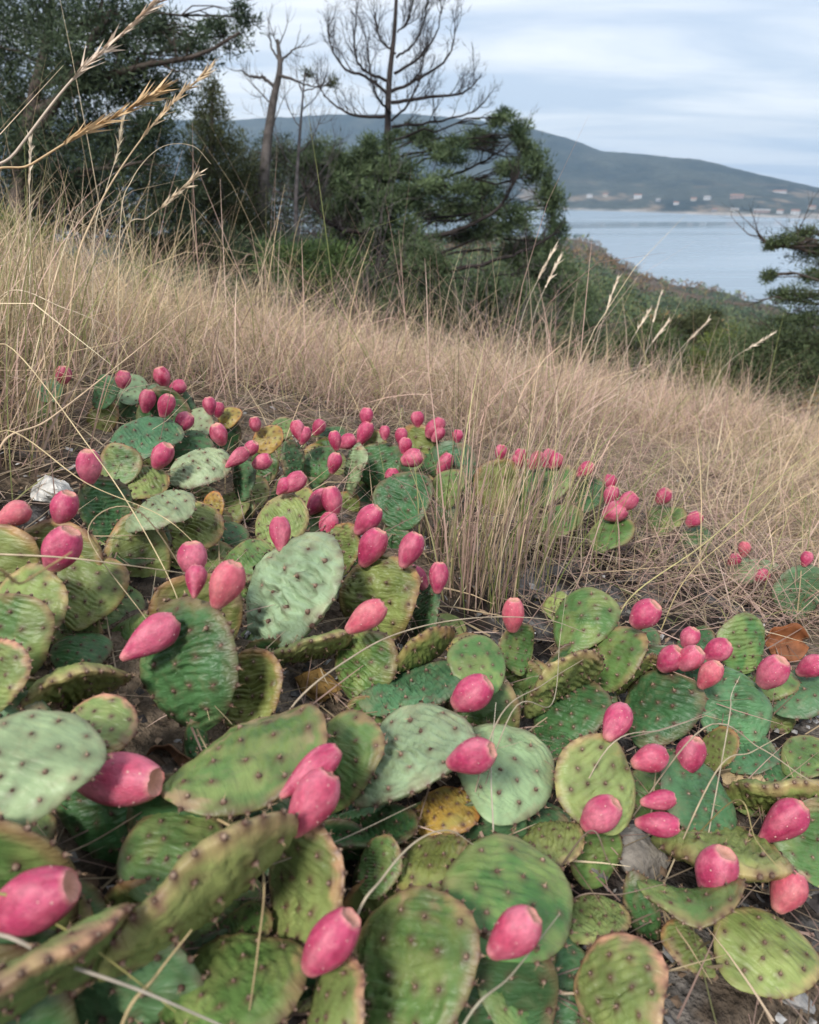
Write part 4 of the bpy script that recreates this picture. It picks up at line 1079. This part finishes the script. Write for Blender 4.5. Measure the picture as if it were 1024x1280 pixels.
# ------------------------------------------------------------------ woodland running down to the bay
def build_woodland():
    rng = np.random.default_rng(40)
    N = 7800
    az = rng.uniform(R(-20), R(52), N); r = np.sqrt(rng.uniform(42 ** 2, 800 ** 2, N))
    r = np.where(rng.random(N) < .45, 42 + 240 * rng.random(N) ** 1.4, r)
    x, y = r * np.sin(az), r * np.cos(az)
    z = ground_z(x, y, False)
    k = z > SEA + 1.5
    x, y, z, r = x[k], y[k], z[k], r[k]
    parts = []
    kind = fbm(x * .02, y * .02, 3.0) + rng.normal(0, .10, len(x))
    for i in range(len(x)):
        hgt = rng.uniform(2.6, 5.0); sc = min(max(.14, r[i] * .0024), 1.0)
        n = int(np.clip(14.0 / sc ** 1.2, 20, 190))
        R3 = np.array([hgt * .48, hgt * .48, hgt * .42])
        d = rng.normal(0, 1, (n, 3)); d /= np.linalg.norm(d, axis=1)[:, None]
        P = np.array([x[i], y[i], z[i] + hgt * .55]) + d * R3 * (rng.random((n, 1)) ** .4)
        D = d + rng.normal(0, .6, (n, 3)); D /= np.linalg.norm(D, axis=1)[:, None]
        V, F = leaf_tris(P, D, sc * rng.uniform(.8, 1.6, n), sc * rng.uniform(.6, 1.1, n), rng)
        if kind[i] > .62: b = np.array([.185, .115, .050])
        elif kind[i] > .54: b = np.array([.140, .112, .092])
        elif kind[i] > .40: b = np.array([.120, .145, .062])
        else: b = np.array([.066, .098, .056])
        c = b[None] * rng.uniform(.65, 1.45, (n, 1))
        parts.append((V, F, np.repeat(c, 3, axis=0)))
    v, f, c = join(parts)
    tag(link('woodland', mesh_np('woodland', v, f, c, False), M_WOOD), 'scrubby woodland running down to the bay', 'woodland', kind='stuff')
build_woodland()

# ------------------------------------------------------------------ grass
def blades(root, L, az, lean, curl, wd, col, seg=5, rng=RNG, tipcol=None):
    n = len(root); s = np.linspace(0, 1, seg + 1)
    ph = lean[:, None] + curl[:, None] * s[None] ** 1.4
    hx = np.stack([np.cos(az), np.sin(az), 0 * az], -1)
    step = (np.sin(ph)[:, :, None] * hx[:, None] + np.cos(ph)[:, :, None] * UP) * (L / seg)[:, None, None]
    P = root[:, None] + np.concatenate([np.zeros((n, 1, 3)), np.cumsum(step[:, :-1], axis=1)], axis=1)
    yaw = rng.uniform(-.9, .9, n)
    W = np.stack([-np.sin(az + yaw), np.cos(az + yaw), rng.normal(0, .25, n)], -1)
    w = wd[:, None] * (1 - s[None] ** 2 * .85) * .5
    V = np.stack([P - W[:, None] * w[..., None], P + W[:, None] * w[..., None]], 2).reshape(-1, 3)
    b = np.arange(n)[:, None] * (seg + 1) * 2; q = np.arange(seg)[None] * 2
    F = np.stack([b + q, b + q + 1, b + q + 3, b + q + 2], -1).reshape(-1, 4)
    C = np.repeat(col, (seg + 1) * 2, axis=0).reshape(n, seg + 1, 2, 3)
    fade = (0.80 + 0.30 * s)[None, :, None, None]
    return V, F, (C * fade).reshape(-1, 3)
STRAW = np.array([[.66,.51,.31],[.60,.46,.28],[.76,.62,.42],[.55,.41,.25],[.65,.48,.33],[.70,.54,.38]])
PINK = np.array([[.60,.41,.33],[.56,.37,.30],[.64,.47,.38],[.48,.32,.26]])
GREEN = np.array([[.28,.30,.11],[.22,.26,.085],[.36,.35,.15],[.42,.38,.19]])
def gcol(x, y, n, rng, green=0.12):
    a = fbm(x * .9 + 3, y * .9, 2.0); q = rng.random(n)
    c = STRAW[rng.integers(0, 6, n)]
    pk = sstep(.44, .60, a) * .50 + .05 + .25 * sstep(.1, .9, x)
    c = np.where((q < pk)[:, None], PINK[rng.integers(0, 4, n)], c)
    c = np.where((rng.random(n) < green)[:, None], GREEN[rng.integers(0, 4, n)], c)
    return c * rng.uniform(.55, 1.38, (n, 1))
BX = np.array([-200, 0, 60, 120, 250, 330, 450, 560, 620, 700, 850, 1024, 1300.0])
BY = np.array([575, 560, 505, 486, 486, 508, 518, 528, 600, 700, 752, 765, 780.0])
def build_meadow():
    rng = np.random.default_rng(50)
    NT = 5600
    y = rng.uniform(0.75, 6.0, NT) ** 1.0; x = rng.uniform(-1, 1, NT) * (0.70 * y + 0.70)
    z = ground_z(x, y)
    px, py, d = project(np.stack([x, y, z], -1))
    by = np.interp(px, BX, BY)
    low = py > by
    keep = np.where(low, rng.random(NT) < .12, rng.random(NT) < 1.0)
    keep &= (rng.random(NT) < np.clip(1.25 - .13 * y, .4, 1)) & (px > -520) & (px < 1560)
    keep &= ~((px > 600) & (px < 890) & (py > 555) & (py < 700) & (rng.random(NT) < .85))
    x, y, px, py, by = x[keep], y[keep], px[keep], py[keep], by[keep]
    nt = len(x)
    # blades per tuft
    nb = rng.integers(8, 32, nt); nb[py > by] = rng.integers(3, 8, (py > by).sum())
    k = np.repeat(np.arange(nt), nb); n = len(k)
    hz = .8 + .5 * fbm(x * 1.5, y * 1.5, 6.0)                     # patchy height
    right = sstep(560, 760, px) * sstep(520, 600, py)
    front = sstep(60, 0, by - py)
    Lh = rng.uniform(.14, .38, nt) * hz * (1 - .45 * right) * (1 - .40 * front) * (1 - .18 * sstep(260, 60, px))
    rx = x[k] + rng.normal(0, .035, n); ry = y[k] + rng.normal(0, .035, n)
    root = np.stack([rx, ry, ground_z(rx, ry) - .01], -1)
    L = Lh[k] * rng.uniform(.45, 1.30, n)
    tall = rng.random(n) < .03; arch = (rng.random(n) < .16) & ~tall
    L = np.where(tall, L * 1.7, np.where(arch, L * 1.35, L))
    # each tuft is blown or trodden its own way, mostly downhill to the right
    taz = np.where(rng.random(nt) < .45, rng.normal(-.1, .8, nt), rng.uniform(0, 2 * np.pi, nt))
    tln = np.abs(rng.normal(.10, .34, nt)) + .35 * sstep(.55, .7, fbm(x * 2.3, y * 2.3, 9.0))
    az = taz[k] + rng.normal(0, 1.0, n) + np.where(rng.random(n) < .2, np.pi, 0)
    lean = np.abs(rng.normal(.24, .28, n)) + 1.15 * tln[k] + .5 * right[k] * rng.random(n)
    lean = np.where(tall, lean * .4, np.minimum(lean, 1.3))
    curl = np.where(tall, .5, np.where(arch, 1.7, 1)) * np.abs(rng.normal(1.15, .8, n))
    wd = (.0008 + .0016 * rng.random(n) ** 1.5) * np.clip(.75 + .25 * y[k], .9, 2.0)
    c = gcol(rx, ry, n, rng, .12)
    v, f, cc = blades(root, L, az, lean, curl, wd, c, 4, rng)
    tag(link('dry_grass', mesh_np('dry_grass', v, f, cc), M_GRASS), 'dry straw-coloured grass covering the slope', 'grass', kind='stuff')
    return n
print('meadow blades', build_meadow())
def build_thatch():
    rng = np.random.default_rng(51)
    N = 40000
    y = rng.uniform(-.3, 2.4, N); x = rng.uniform(-1, 1, N) * (.62 * np.abs(y) + .75)
    z = ground_z(x, y); px, py, d = project(np.stack([x, y, z], -1)); py = np.where(d > .1, py, 1400)
    by = np.interp(px, BX, BY)
    w = np.where(py < by + 40, 1.0, .30 + .35 * sstep(180, 60, px) * sstep(760, 620, py) + .10 * sstep(.5, .6, fbm(x * 6, y * 6, 2.0)))
    k = rng.random(N) < w
    x, y, z = x[k], y[k], z[k]; n = len(x)
    root = np.stack([x, y, z + rng.uniform(.002, .022, n)], -1)
    L = rng.uniform(.03, .16, n) * np.where(y < .6, .6, 1)
    lean = rng.uniform(1.15, 1.55, n); curl = rng.normal(.12, .25, n)
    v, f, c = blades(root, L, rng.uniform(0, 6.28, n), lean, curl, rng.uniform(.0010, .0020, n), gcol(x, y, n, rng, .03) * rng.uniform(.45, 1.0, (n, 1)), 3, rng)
    tag(link('straw_litter', mesh_np('straw_litter', v, f, c), M_GRASS), 'matted dead straw lying on the soil', 'straw', kind='stuff')
build_thatch()
def tuft(px, py, n, Lm, az0, spread, green, label, seed, w=.0019, lean=.12, curl=.45, name='grass_tuft'):
    rng = np.random.default_rng(seed)
    C = at_depth(px, py, hit(px, py, 0.0)); base = np.array([C[0], C[1], float(ground_z(C[0], C[1]))])
    rx, ry = C[0] + rng.normal(0, spread, n), C[1] + rng.normal(0, spread, n)
    root = np.stack([rx, ry, ground_z(rx, ry) - .008], -1)
    az = np.where(rng.random(n) < .55, rng.normal(az0, .8, n), rng.uniform(0, 6.28, n))
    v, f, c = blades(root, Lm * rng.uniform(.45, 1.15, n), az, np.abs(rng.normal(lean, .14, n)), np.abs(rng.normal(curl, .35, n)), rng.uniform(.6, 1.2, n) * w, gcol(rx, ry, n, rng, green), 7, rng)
    tag(link(name, mesh_np(name, v - base, f, c), M_GRASS, None, Matrix.Translation(base)), label, 'grass', 'tall grass tufts')
tuft(590, 762, 85, .27, 0.2, .022, .35, 'tall upright greenish grass tuft rising between the olive cactus and the matted straw', 60)
tuft(640, 735, 80, .26, 0.2, .035, .35, 'tall grass tuft leaning over the matted straw beside the upright greenish tuft', 61)
tuft(690, 690, 75, .25, 0.1, .045, .55, 'green grass tuft with dark stems in front of the row of half hidden fruits', 62)
tuft(760, 655, 60, .20, 0.0, .05, .60, 'low green grass tuft around the heap of dark red fruits', 63, lean=.3)
tuft(20, 470, 150, .25, 0.3, .06, .45, 'tall green and straw grass tuft beside the broom shrub', 64, lean=.15)
tuft(70, 430, 160, .24, 0.2, .07, .25, 'tall straw tuft with long bent blades above the tiny cactus pads', 65)
tuft(0, 560, 130, .30, 0.5, .04, .15, 'straw tuft bending over the bare litter near the white stone', 66, lean=.4)
tuft(560, 700, 70, .16, 0.1, .02, .30, 'thin grass tuft among the fruits of the olive cactus', 67)
tuft(1000, 770, 120, .20, 2.6, .05, .20, 'straw tuft arching over the curled brown leaf', 68, lean=.5, curl=.9)

# ------------------------------------------------------------------ single stalks and straws
def stalk(label, pts, r=.0011, col=(.56,.46,.31), head=None, name='grass_stalk', root=True, group=None):
    rng = np.random.default_rng(abs(hash(label)) % 10000 if False else sum(map(ord, label)))
    P = []
    for (px, py, q) in pts:
        d = hit(px, py, q) if q < .3 else q
        P.append(at_depth(px, py, d))
    if root:
        p0 = P[0]; g = float(ground_z(p0[0], p0[1]))
        if p0[2] - g > .02:
            k = unit(P[0] - P[1]); off = k[:2] * min(.12, .5 * (p0[2] - g)); f = p0[:2] + off
            P.insert(0, np.array([f[0], f[1], float(ground_z(f[0], f[1])) - .01]))
    c = crom(P, 9); r = r * (.62 if name != 'grass_stalk' else .70)
    rad = np.linspace(r, r * .30, len(c)) 
    base = c[0].copy()
    v, f = tubes([(c, rad)], 6)
    col = np.array(col) * (np.array([.62, .57, .50]) if name != 'grass_stalk' else np.array([.95, .92, .90]))
    tcol = lambda v: col[None] * (0.85 + 0.3 * vnoise(v[:, 0] * 90, v[:, 1] * 90, v[:, 2] * 90))[:, None]
    if head is None:
        o = link(name, mesh_np(name, v - base, f, tcol(v)), M_STRAW, None, Matrix.Translation(base))
        return tag(o, label, 'grass stalk' if name == 'grass_stalk' else 'straw', group)
    o = empty(name, base); tag(o, label, 'grass stalk', group)
    link('stem', mesh_np('stem', v - base, f, tcol(v)), M_STRAW, o)
    # spikelets along the last part of the stem
    frac, ln, wd = head
    n = len(c); i0 = int(n * (1 - frac)); S, D = [], []
    m = max(14, int(60 * frac)) * 3
    for q in range(m):
        t = i0 + (n - 1 - i0) * rng.random(); k = int(min(t, n - 2)); p = c[k] + (c[k+1] - c[k]) * (t - k)
        dr = unit(c[k+1] - c[k]); S.append(p); D.append(unit(dr + rng.normal(0, .22, 3)))
    V, F = leaf_tris(np.array(S), np.array(D), ln * rng.uniform(.6, 1.2, m), wd * rng.uniform(.7, 1.3, m), rng)
    link('seed_head', mesh_np('seed_head', V - base, F, np.tile(col * 1.12, (len(V), 1)), False), M_STRAW, o)
    return o
stalk('thick pale stalk with a narrow seed head crossing the dark conifer', [(-40,272,.62),(20,190,.62),(90,100,.62),(160,35,.62),(205,-8,.62)], .0021, (.60,.50,.40), (.40,.020,.003))
stalk('golden stalk with open spikelets in front of the dark conifer', [(-40,255,.70),(40,205,.70),(110,162,.70),(160,138,.70),(200,112,.70)], .0020, (.58,.42,.24), (.5,.025,.003))
stalk('leaning straw stalk crossing the narrow olive juniper', [(92,350,.95),(120,265,.95),(165,190,.95),(215,130,.95),(262,86,.95)], .0022, (.58,.45,.29), (.35,.022,.003))
stalk('thin upright bleached stalk with a ragged head among the tall straw tufts', [(38,380,1.1),(38,300,1.1),(37,230,1.1),(38,175,1.1)], .0014, (.62,.54,.42), (.3,.015,.0025))
stalk('slender stalk leaning beside the leaning straw stalk', [(118,300,1.1),(132,240,1.1),(147,190,1.1),(153,150,1.1)], .0012, (.60,.52,.38), (.35,.015,.0025))
stalk('fine blade arching over beneath the golden stalk', [(150,290,.95),(165,225,.95),(200,185,.95),(240,182,.95),(264,205,.95)], .0009, (.62,.52,.36))
stalk('seed stalk slanting up from the tall straw tuft to the narrow olive juniper', [(150,300,1.0),(185,272,1.0),(215,248,1.0),(250,215,1.0)], .0012, (.60,.50,.36), (.4,.016,.003))
stalk('long thick straw sloping across the tall straw tuft', [(0,560,.66),(60,525,.70),(150,455,.78),(260,365,.9)], .0020, (.60,.45,.30))
stalk('pale straw drooping across the grass from the tall straw tuft', [(0,372,.85),(80,385,.85),(150,420,.88),(190,470,.95)], .0013, (.62,.52,.38))
stalk('long thin straw running over the upper cactus pads to the dark ribbed pad', [(0,430,.70),(120,570,.62),(200,700,.55),(235,790,.52),(262,900,.48)], .0009, (.62,.50,.30))
stalk('yellow straw slanting over the two pale glaucous pads', [(0,540,.62),(110,605,.60),(210,650,.60),(280,720,.60)], .0009, (.60,.48,.28))
stalk('bleached straw lying level across the spotted yellow-green pads', [(-20,692,.50),(80,697,.50),(170,708,.52),(240,718,.55)], .0013, (.64,.55,.42), name='dry_straw', root=False)
stalk('straw rising from the litter across the dark ribbed pad', [(175,640,.60),(110,665,.58),(180,770,.54),(240,850,.50),(290,905,.47)], .0010, (.62,.52,.36), name='dry_straw')
stalk('short thick straw blade over the yellow-green pads', [(-30,770,.32),(30,728,.34),(90,690,.36)], .0020, (.56,.44,.22), name='dry_straw')
stalk('curved cream straw looping over the yellow-edged pad', [(222,992,.42),(262,1018,.40),(312,1050,.38),(330,1100,.36),(322,1190,.34),(308,1290,.32)], .0018, (.62,.50,.30), name='dry_straw')
stalk('silvery thick straw slanting across the foot of the orange-rimmed pads', [(-20,1172,.31),(80,1205,.305),(180,1240,.30),(300,1292,.30)], .0022, (.52,.49,.45), name='dry_straw')
stalk('greenish straw crossing the large blurred fruit', [(-20,1125,.31),(60,1150,.31),(130,1195,.31),(220,1265,.30)], .0013, (.46,.45,.18), name='dry_straw')
stalk('grey straw leaning from the fat sideways fruit to the bark piece', [(30,1095,.38),(120,1050,.40),(225,985,.44)], .0014, (.46,.38,.31), name='dry_straw')
stalk('grey-green straw passing behind the curved cream straw', [(90,1165,.36),(200,1142,.36),(300,1095,.38),(420,1052,.42),(520,1005,.46)], .0014, (.50,.46,.38), name='dry_straw')
stalk('short cream straw standing out from the dark green pads', [(150,1290,.31),(195,1220,.32),(240,1162,.33)], .0020, (.60,.50,.30), name='dry_straw')
stalk('pale straw bowed over the big wrinkled pad beside the scarred fruit', [(440,1165,.36),(478,1098,.38),(520,1052,.40),(560,1038,.42),(592,1056,.44)], .0014, (.66,.60,.48), name='dry_straw')
stalk('grey straw poking past the salmon fruit', [(575,1290,.33),(640,1218,.35),(700,1142,.38)], .0014, (.48,.47,.38), name='dry_straw')
stalk('white upright straw in front of the yellowish spotted pad', [(617,1055,.46),(614,960,.48),(620,878,.52)], .0013, (.70,.66,.58), name='dry_straw')
stalk('long bleached straw arching over the small smooth round pad', [(362,888,.50),(450,815,.54),(520,785,.58),(600,772,.60),(680,774,.62),(730,790,.64)], .0014, (.62,.54,.44), name='dry_straw')
stalk('bleached straw resting on the yellow pad seen on edge', [(620,905,.50),(680,855,.56),(745,815,.62)], .0010, (.64,.56,.46), name='dry_straw')
stalk('thin bent straw hanging in front of the dark pads', [(640,890,.50),(690,880,.54),(700,800,.60),(708,740,.66)], .0008, (.66,.60,.50), name='dry_straw')
stalk('straight straw lying across the dark pads behind the round yellow-rimmed pad', [(760,935,.52),(830,912,.55),(885,894,.58)], .0009, (.62,.56,.46), name='dry_straw')
stalk('short white straw standing against the blue-green wrinkled pad', [(910,908,.55),(914,870,.57),(925,845,.58)], .0010, (.68,.62,.52), name='dry_straw')
stalk('pale straw lying across the small olive pad by the dry cactus base', [(880,910,.54),(950,935,.55),(1000,968,.54),(1030,985,.54)], .0011, (.62,.54,.44), name='dry_straw')
stalk('pale straw over the dry shrivelled cactus base', [(895,965,.52),(940,940,.55),(985,915,.57)], .0012, (.66,.58,.44), name='dry_straw')
stalk('greenish straw hanging past the long-necked fruit', [(920,1000,.50),(945,1050,.48),(978,1090,.47)], .0010, (.52,.46,.24), name='dry_straw')
stalk('thin bent twig over the grey flat stones', [(735,1040,.46),(760,1075,.46),(785,1110,.46)], .0012, (.36,.29,.24), name='dry_twig')
stalk('level twig on the soil below the grey flat stones', [(720,1122,.46),(775,1118,.46),(830,1105,.47)], .0011, (.38,.30,.25), name='dry_twig')
stalk('long greenish stalk rising over the matted straw at the slope edge', [(790,745,.85),(880,680,.88),(960,610,.90),(1040,540,.92)], .0016, (.42,.38,.18))
stalk('thinner companion of the long greenish stalk at the slope edge', [(860,720,.88),(940,650,.90),(1000,590,.92),(1050,555,.94)], .0011, (.46,.38,.20))
stalk('dark reddish stalk slanting through the green grass tuft', [(655,640,1.1),(675,560,1.1),(700,470,1.1),(706,440,1.1)], .0012, (.15,.085,.065))
stalk('dark upright stem inside the upright greenish grass tuft', [(582,760,.82),(592,640,.84),(605,540,.86),(612,470,.88)], .0011, (.20,.15,.09))
for k, (a0, b0, a1, b1, lab) in enumerate([(640,430,694,308,'pale feathery seed stalk tallest above the grass crest'),(655,430,700,322,'feathery seed stalk leaning with the tallest pale one'),
        (735,470,772,348,'straight golden seed stalk against the wooded headland'),(770,470,812,388,'white tipped seed stalk against the brown brush'),(780,490,838,398,'white tipped seed stalk leaning over the brown brush'),
        (820,480,886,400,'drooping white tipped seed stalk before the yellow-green shrub'),(880,480,965,418,'long seed stalk lying low before the dark pine'),(800,480,828,360,'thin seed stalk standing clear of the brown brush')]):
    d = 1.9 + .15 * k
    stalk(lab, [(a0, b0 + 40, d), (a0 * .7 + a1 * .3, b0 * .65 + b1 * .35, d), (a1, b1, d)], .0017, (.66,.57,.45), (.18,.026,.0042), group='seed stalks on the grass crest')
# ------------------------------------------------------------------ stones, leaves, bark, gravel
def rock(name, label, cat, px, py, wpx, hpx, seed, col, flat=.55, lift=.3, sharp=1.0, rough=.18, mat=None):
    rng = np.random.default_rng(seed)
    d = hit(px, py, .004); C = at_depth(px, py, d); s = d / FPX
    n1, n2 = 20, 12
    th = np.linspace(0, 2 * np.pi, n1, endpoint=False); ph = np.linspace(0, np.pi, n2)
    PH, TH = np.meshgrid(ph, th, indexing='ij')
    D = np.stack([np.sin(PH) * np.cos(TH), np.sin(PH) * np.sin(TH), np.cos(PH)], -1)
    q = np.ones(PH.shape) * 9
    for k in range(13):                                           # convex cut faces
        nv = unit(rng.normal(0, 1, 3)); h = rng.uniform(.62, .95); dn = (D * nv).sum(-1); q = np.minimum(q, np.where(dn > .05, h / np.maximum(dn, .05), 9))
    q = np.minimum(q, 1.25) * (1 - rough * .5 + rough * fbm(D[..., 0] * 3 + seed, D[..., 1] * 3, D[..., 2] * 3))
    V = D * q[..., None] * np.array([wpx * s / 2, hpx * s * .62, wpx * s * .5 * flat])
    V = V.reshape(-1, 3); a = rng.uniform(-.5, .5); ca, sa = math.cos(a), math.sin(a)
    V = V @ np.array([[ca, sa, 0], [-sa, ca, 0], [0, 0, 1]]); V[:, 2] -= V[:, 0] * .30
    i = np.arange(n2 - 1)[:, None] * n1; j = np.arange(n1)[None]; j2 = (j + 1) % n1
    F = np.stack([i + j, i + n1 + j, i + n1 + j2, i + j2], -1).reshape(-1, 4)
    c = np.array(col)[None] * (.75 + .5 * fbm(V[:, 0] * 60, V[:, 1] * 60, V[:, 2] * 60))[:, None]
    g = float(ground_z(C[0], C[1])) + wpx * s * .5 * flat * lift
    return tag(link(name, mesh_np(name, V, F, c, False), mat or M_STONE, None, Matrix.Translation((C[0], C[1], g))), label, cat)
rock('stone', 'grey flat angular stone below the pair of sideways fruits', 'stone', 796, 1070, 84, 66, 71, (.24,.215,.185), .45)
rock('stone', 'smaller darker grey stone beside the grey flat angular stone', 'stone', 727, 1078, 50, 52, 72, (.19,.18,.165), .6)
rock('stone', 'white angular stone in the straw litter behind a plump fruit', 'stone', 72, 622, 56, 36, 73, (.62,.60,.56), .7, .5)
rock('stone', 'small lichen-spotted white stone by the orange shrivelled pad', 'stone', 450, 890, 30, 22, 74, (.42,.42,.42), .8)
rock('stone', 'pale stone showing between dark pads below the grass edge', 'stone', 362, 548, 30, 22, 75, (.58,.55,.46), .8, .7)
rock('stone', 'small whitish pebble at the tip of the low gravel pad', 'stone', 801, 1132, 22, 14, 76, (.50,.50,.48), .7)
rock('stone', 'grey blue stone peeping beneath the yellowish spotted pad', 'stone', 622, 1040, 44, 30, 77, (.24,.24,.25), .5)
rock('bark_piece', 'brown weathered bark piece beside black gravel', 'bark', 98, 1128, 46, 78, 78, (.20,.13,.085), .5, .4, mat=M_BARK)
rock('dried_pad', 'dry tan shrivelled cactus base with flaky layers', 'dry cactus', 928, 978, 60, 50, 79, (.44,.33,.19), .8, .5, rough=.5)
rock('dried_pad', 'yellow-brown rotting pad scrap behind the smooth green pad', 'dry cactus', 398, 878, 62, 32, 80, (.25,.15,.05), .6, .5, rough=.4)
rock('stone', 'grey weathered stone at the foot of the blotched lime pad', 'stone', 985, 1246, 60, 40, 81, (.27,.26,.25), .6)
def leafy(label, px, py, w, h, col, seed, lift=.02):
    rng = np.random.default_rng(seed); d = hit(px, py, lift); C = at_depth(px, py, d); s = d / FPX
    nu, nv = 12, 8; u = np.linspace(-1, 1, nu); v = np.linspace(-1, 1, nv); U, Vv = np.meshgrid(u, v, indexing='ij')
    wd = np.sqrt(np.clip(1 - U ** 2 * .92, 0, 1)) * (1 + .15 * np.sin(5 * U))
    P = U[..., None] * XI * w * s / 2 + (Vv * wd)[..., None] * YI * h * s / 2 + (.006 * np.sin(U * 2.5) + .012 * Vv ** 2 + .008 * fbm(U * 2, Vv * 2, seed))[..., None] * (-ZI)
    F = []
    for i in range(nu - 1):
        for j in range(nv - 1): F.append((i * nv + j, (i + 1) * nv + j, (i + 1) * nv + j + 1, i * nv + j + 1))
    P = P.reshape(-1, 3)
    o = link('dead_leaf', mesh_np('dead_leaf', P, np.array(F), np.tile(col, (len(P), 1)) * rng.uniform(.7, 1.2, (len(P), 1))), M_STRAW, None, Matrix.Translation(C))
    md = o.modifiers.new('thickness', 'SOLIDIFY'); md.thickness = .0008
    tag(o, label, 'leaf')
leafy('curled reddish brown dead leaf against the matted straw', 978, 800, 46, 44, (.23,.085,.035), 90, .03)
leafy('brown curled dead leaf on grey gravel below the dark ribbed pad', 218, 946, 56, 48, (.20,.105,.06), 91, .012)

def build_gravel():
    rng = np.random.default_rng(95)
    N = 18000
    y = -.3 + 2.0 * rng.random(N) ** 1.5; x = rng.uniform(-1, 1, N) * (.6 * np.abs(y) + .7); z = ground_z(x, y)
    k = rng.random(N) < np.clip(1.15 - .5 * y, .2, 1); x, y, z = x[k], y[k], z[k]; n = len(x)
    octv = np.array([[1,0,0],[-1,0,0],[0,1,0],[0,-1,0],[0,0,1],[0,0,-1.0]])
    octf = np.array([[0,2,4],[2,1,4],[1,3,4],[3,0,4],[2,0,5],[1,2,5],[3,1,5],[0,3,5]])
    s = rng.uniform(.0018, .0062, n) * np.where(rng.random(n) < .1, 1.7, 1)
    V = octv[None] * rng.uniform(.5, 1.3, (n, 6, 1)) * np.stack([s, s * rng.uniform(.5, 1, n), s * rng.uniform(.3, .8, n)], -1)[:, None]
    a = rng.uniform(0, 6.28, n); ca, sa = np.cos(a), np.sin(a)
    X = V[..., 0] * ca[:, None] - V[..., 1] * sa[:, None]; Y = V[..., 0] * sa[:, None] + V[..., 1] * ca[:, None]; Z = V[..., 2] + X * rng.normal(0, .5, n)[:, None]
    V = np.stack([X + x[:, None], Y + y[:, None], Z + (z + s * .25)[:, None]], -1).reshape(-1, 3)
    F = (octf[None] + (np.arange(n) * 6)[:, None, None]).reshape(-1, 3)
    pal = np.array([[.06,.055,.052],[.12,.115,.11],[.24,.23,.22],[.40,.39,.38],[.16,.11,.075],[.26,.18,.12],[.045,.04,.04]])
    c = pal[rng.integers(0, len(pal), n)] * rng.uniform(.7, 1.3, (n, 1))
    tag(link('gravel', mesh_np('gravel', V, F, np.repeat(c, 6, axis=0), False), M_LITTER), 'dark gravel and crumbs on the soil', 'gravel', kind='stuff')
build_gravel()

# ------------------------------------------------------------------ haze over the bay
def build_haze():
    v, f = box_vf(-4700, 4700, -4700, 4700, SEA - 120, 190)
    o = link('haze', mesh_np('haze', v, f, None, False))
    m = bpy.data.materials.new('haze_air'); m.use_nodes = True; n = m.node_tree.nodes; n.clear()
    out = n.new('ShaderNodeOutputMaterial'); vol = n.new('ShaderNodeVolumePrincipled')
    vol.inputs['Color'].default_value = (.55, .76, 1.0, 1); vol.inputs['Density'].default_value = 0.00021
    m.node_tree.links.new(vol.outputs[0], out.inputs['Volume'])
    o.data.materials.append(m); tag(o, 'pale blue haze over the bay', 'haze', kind='stuff')
build_haze()
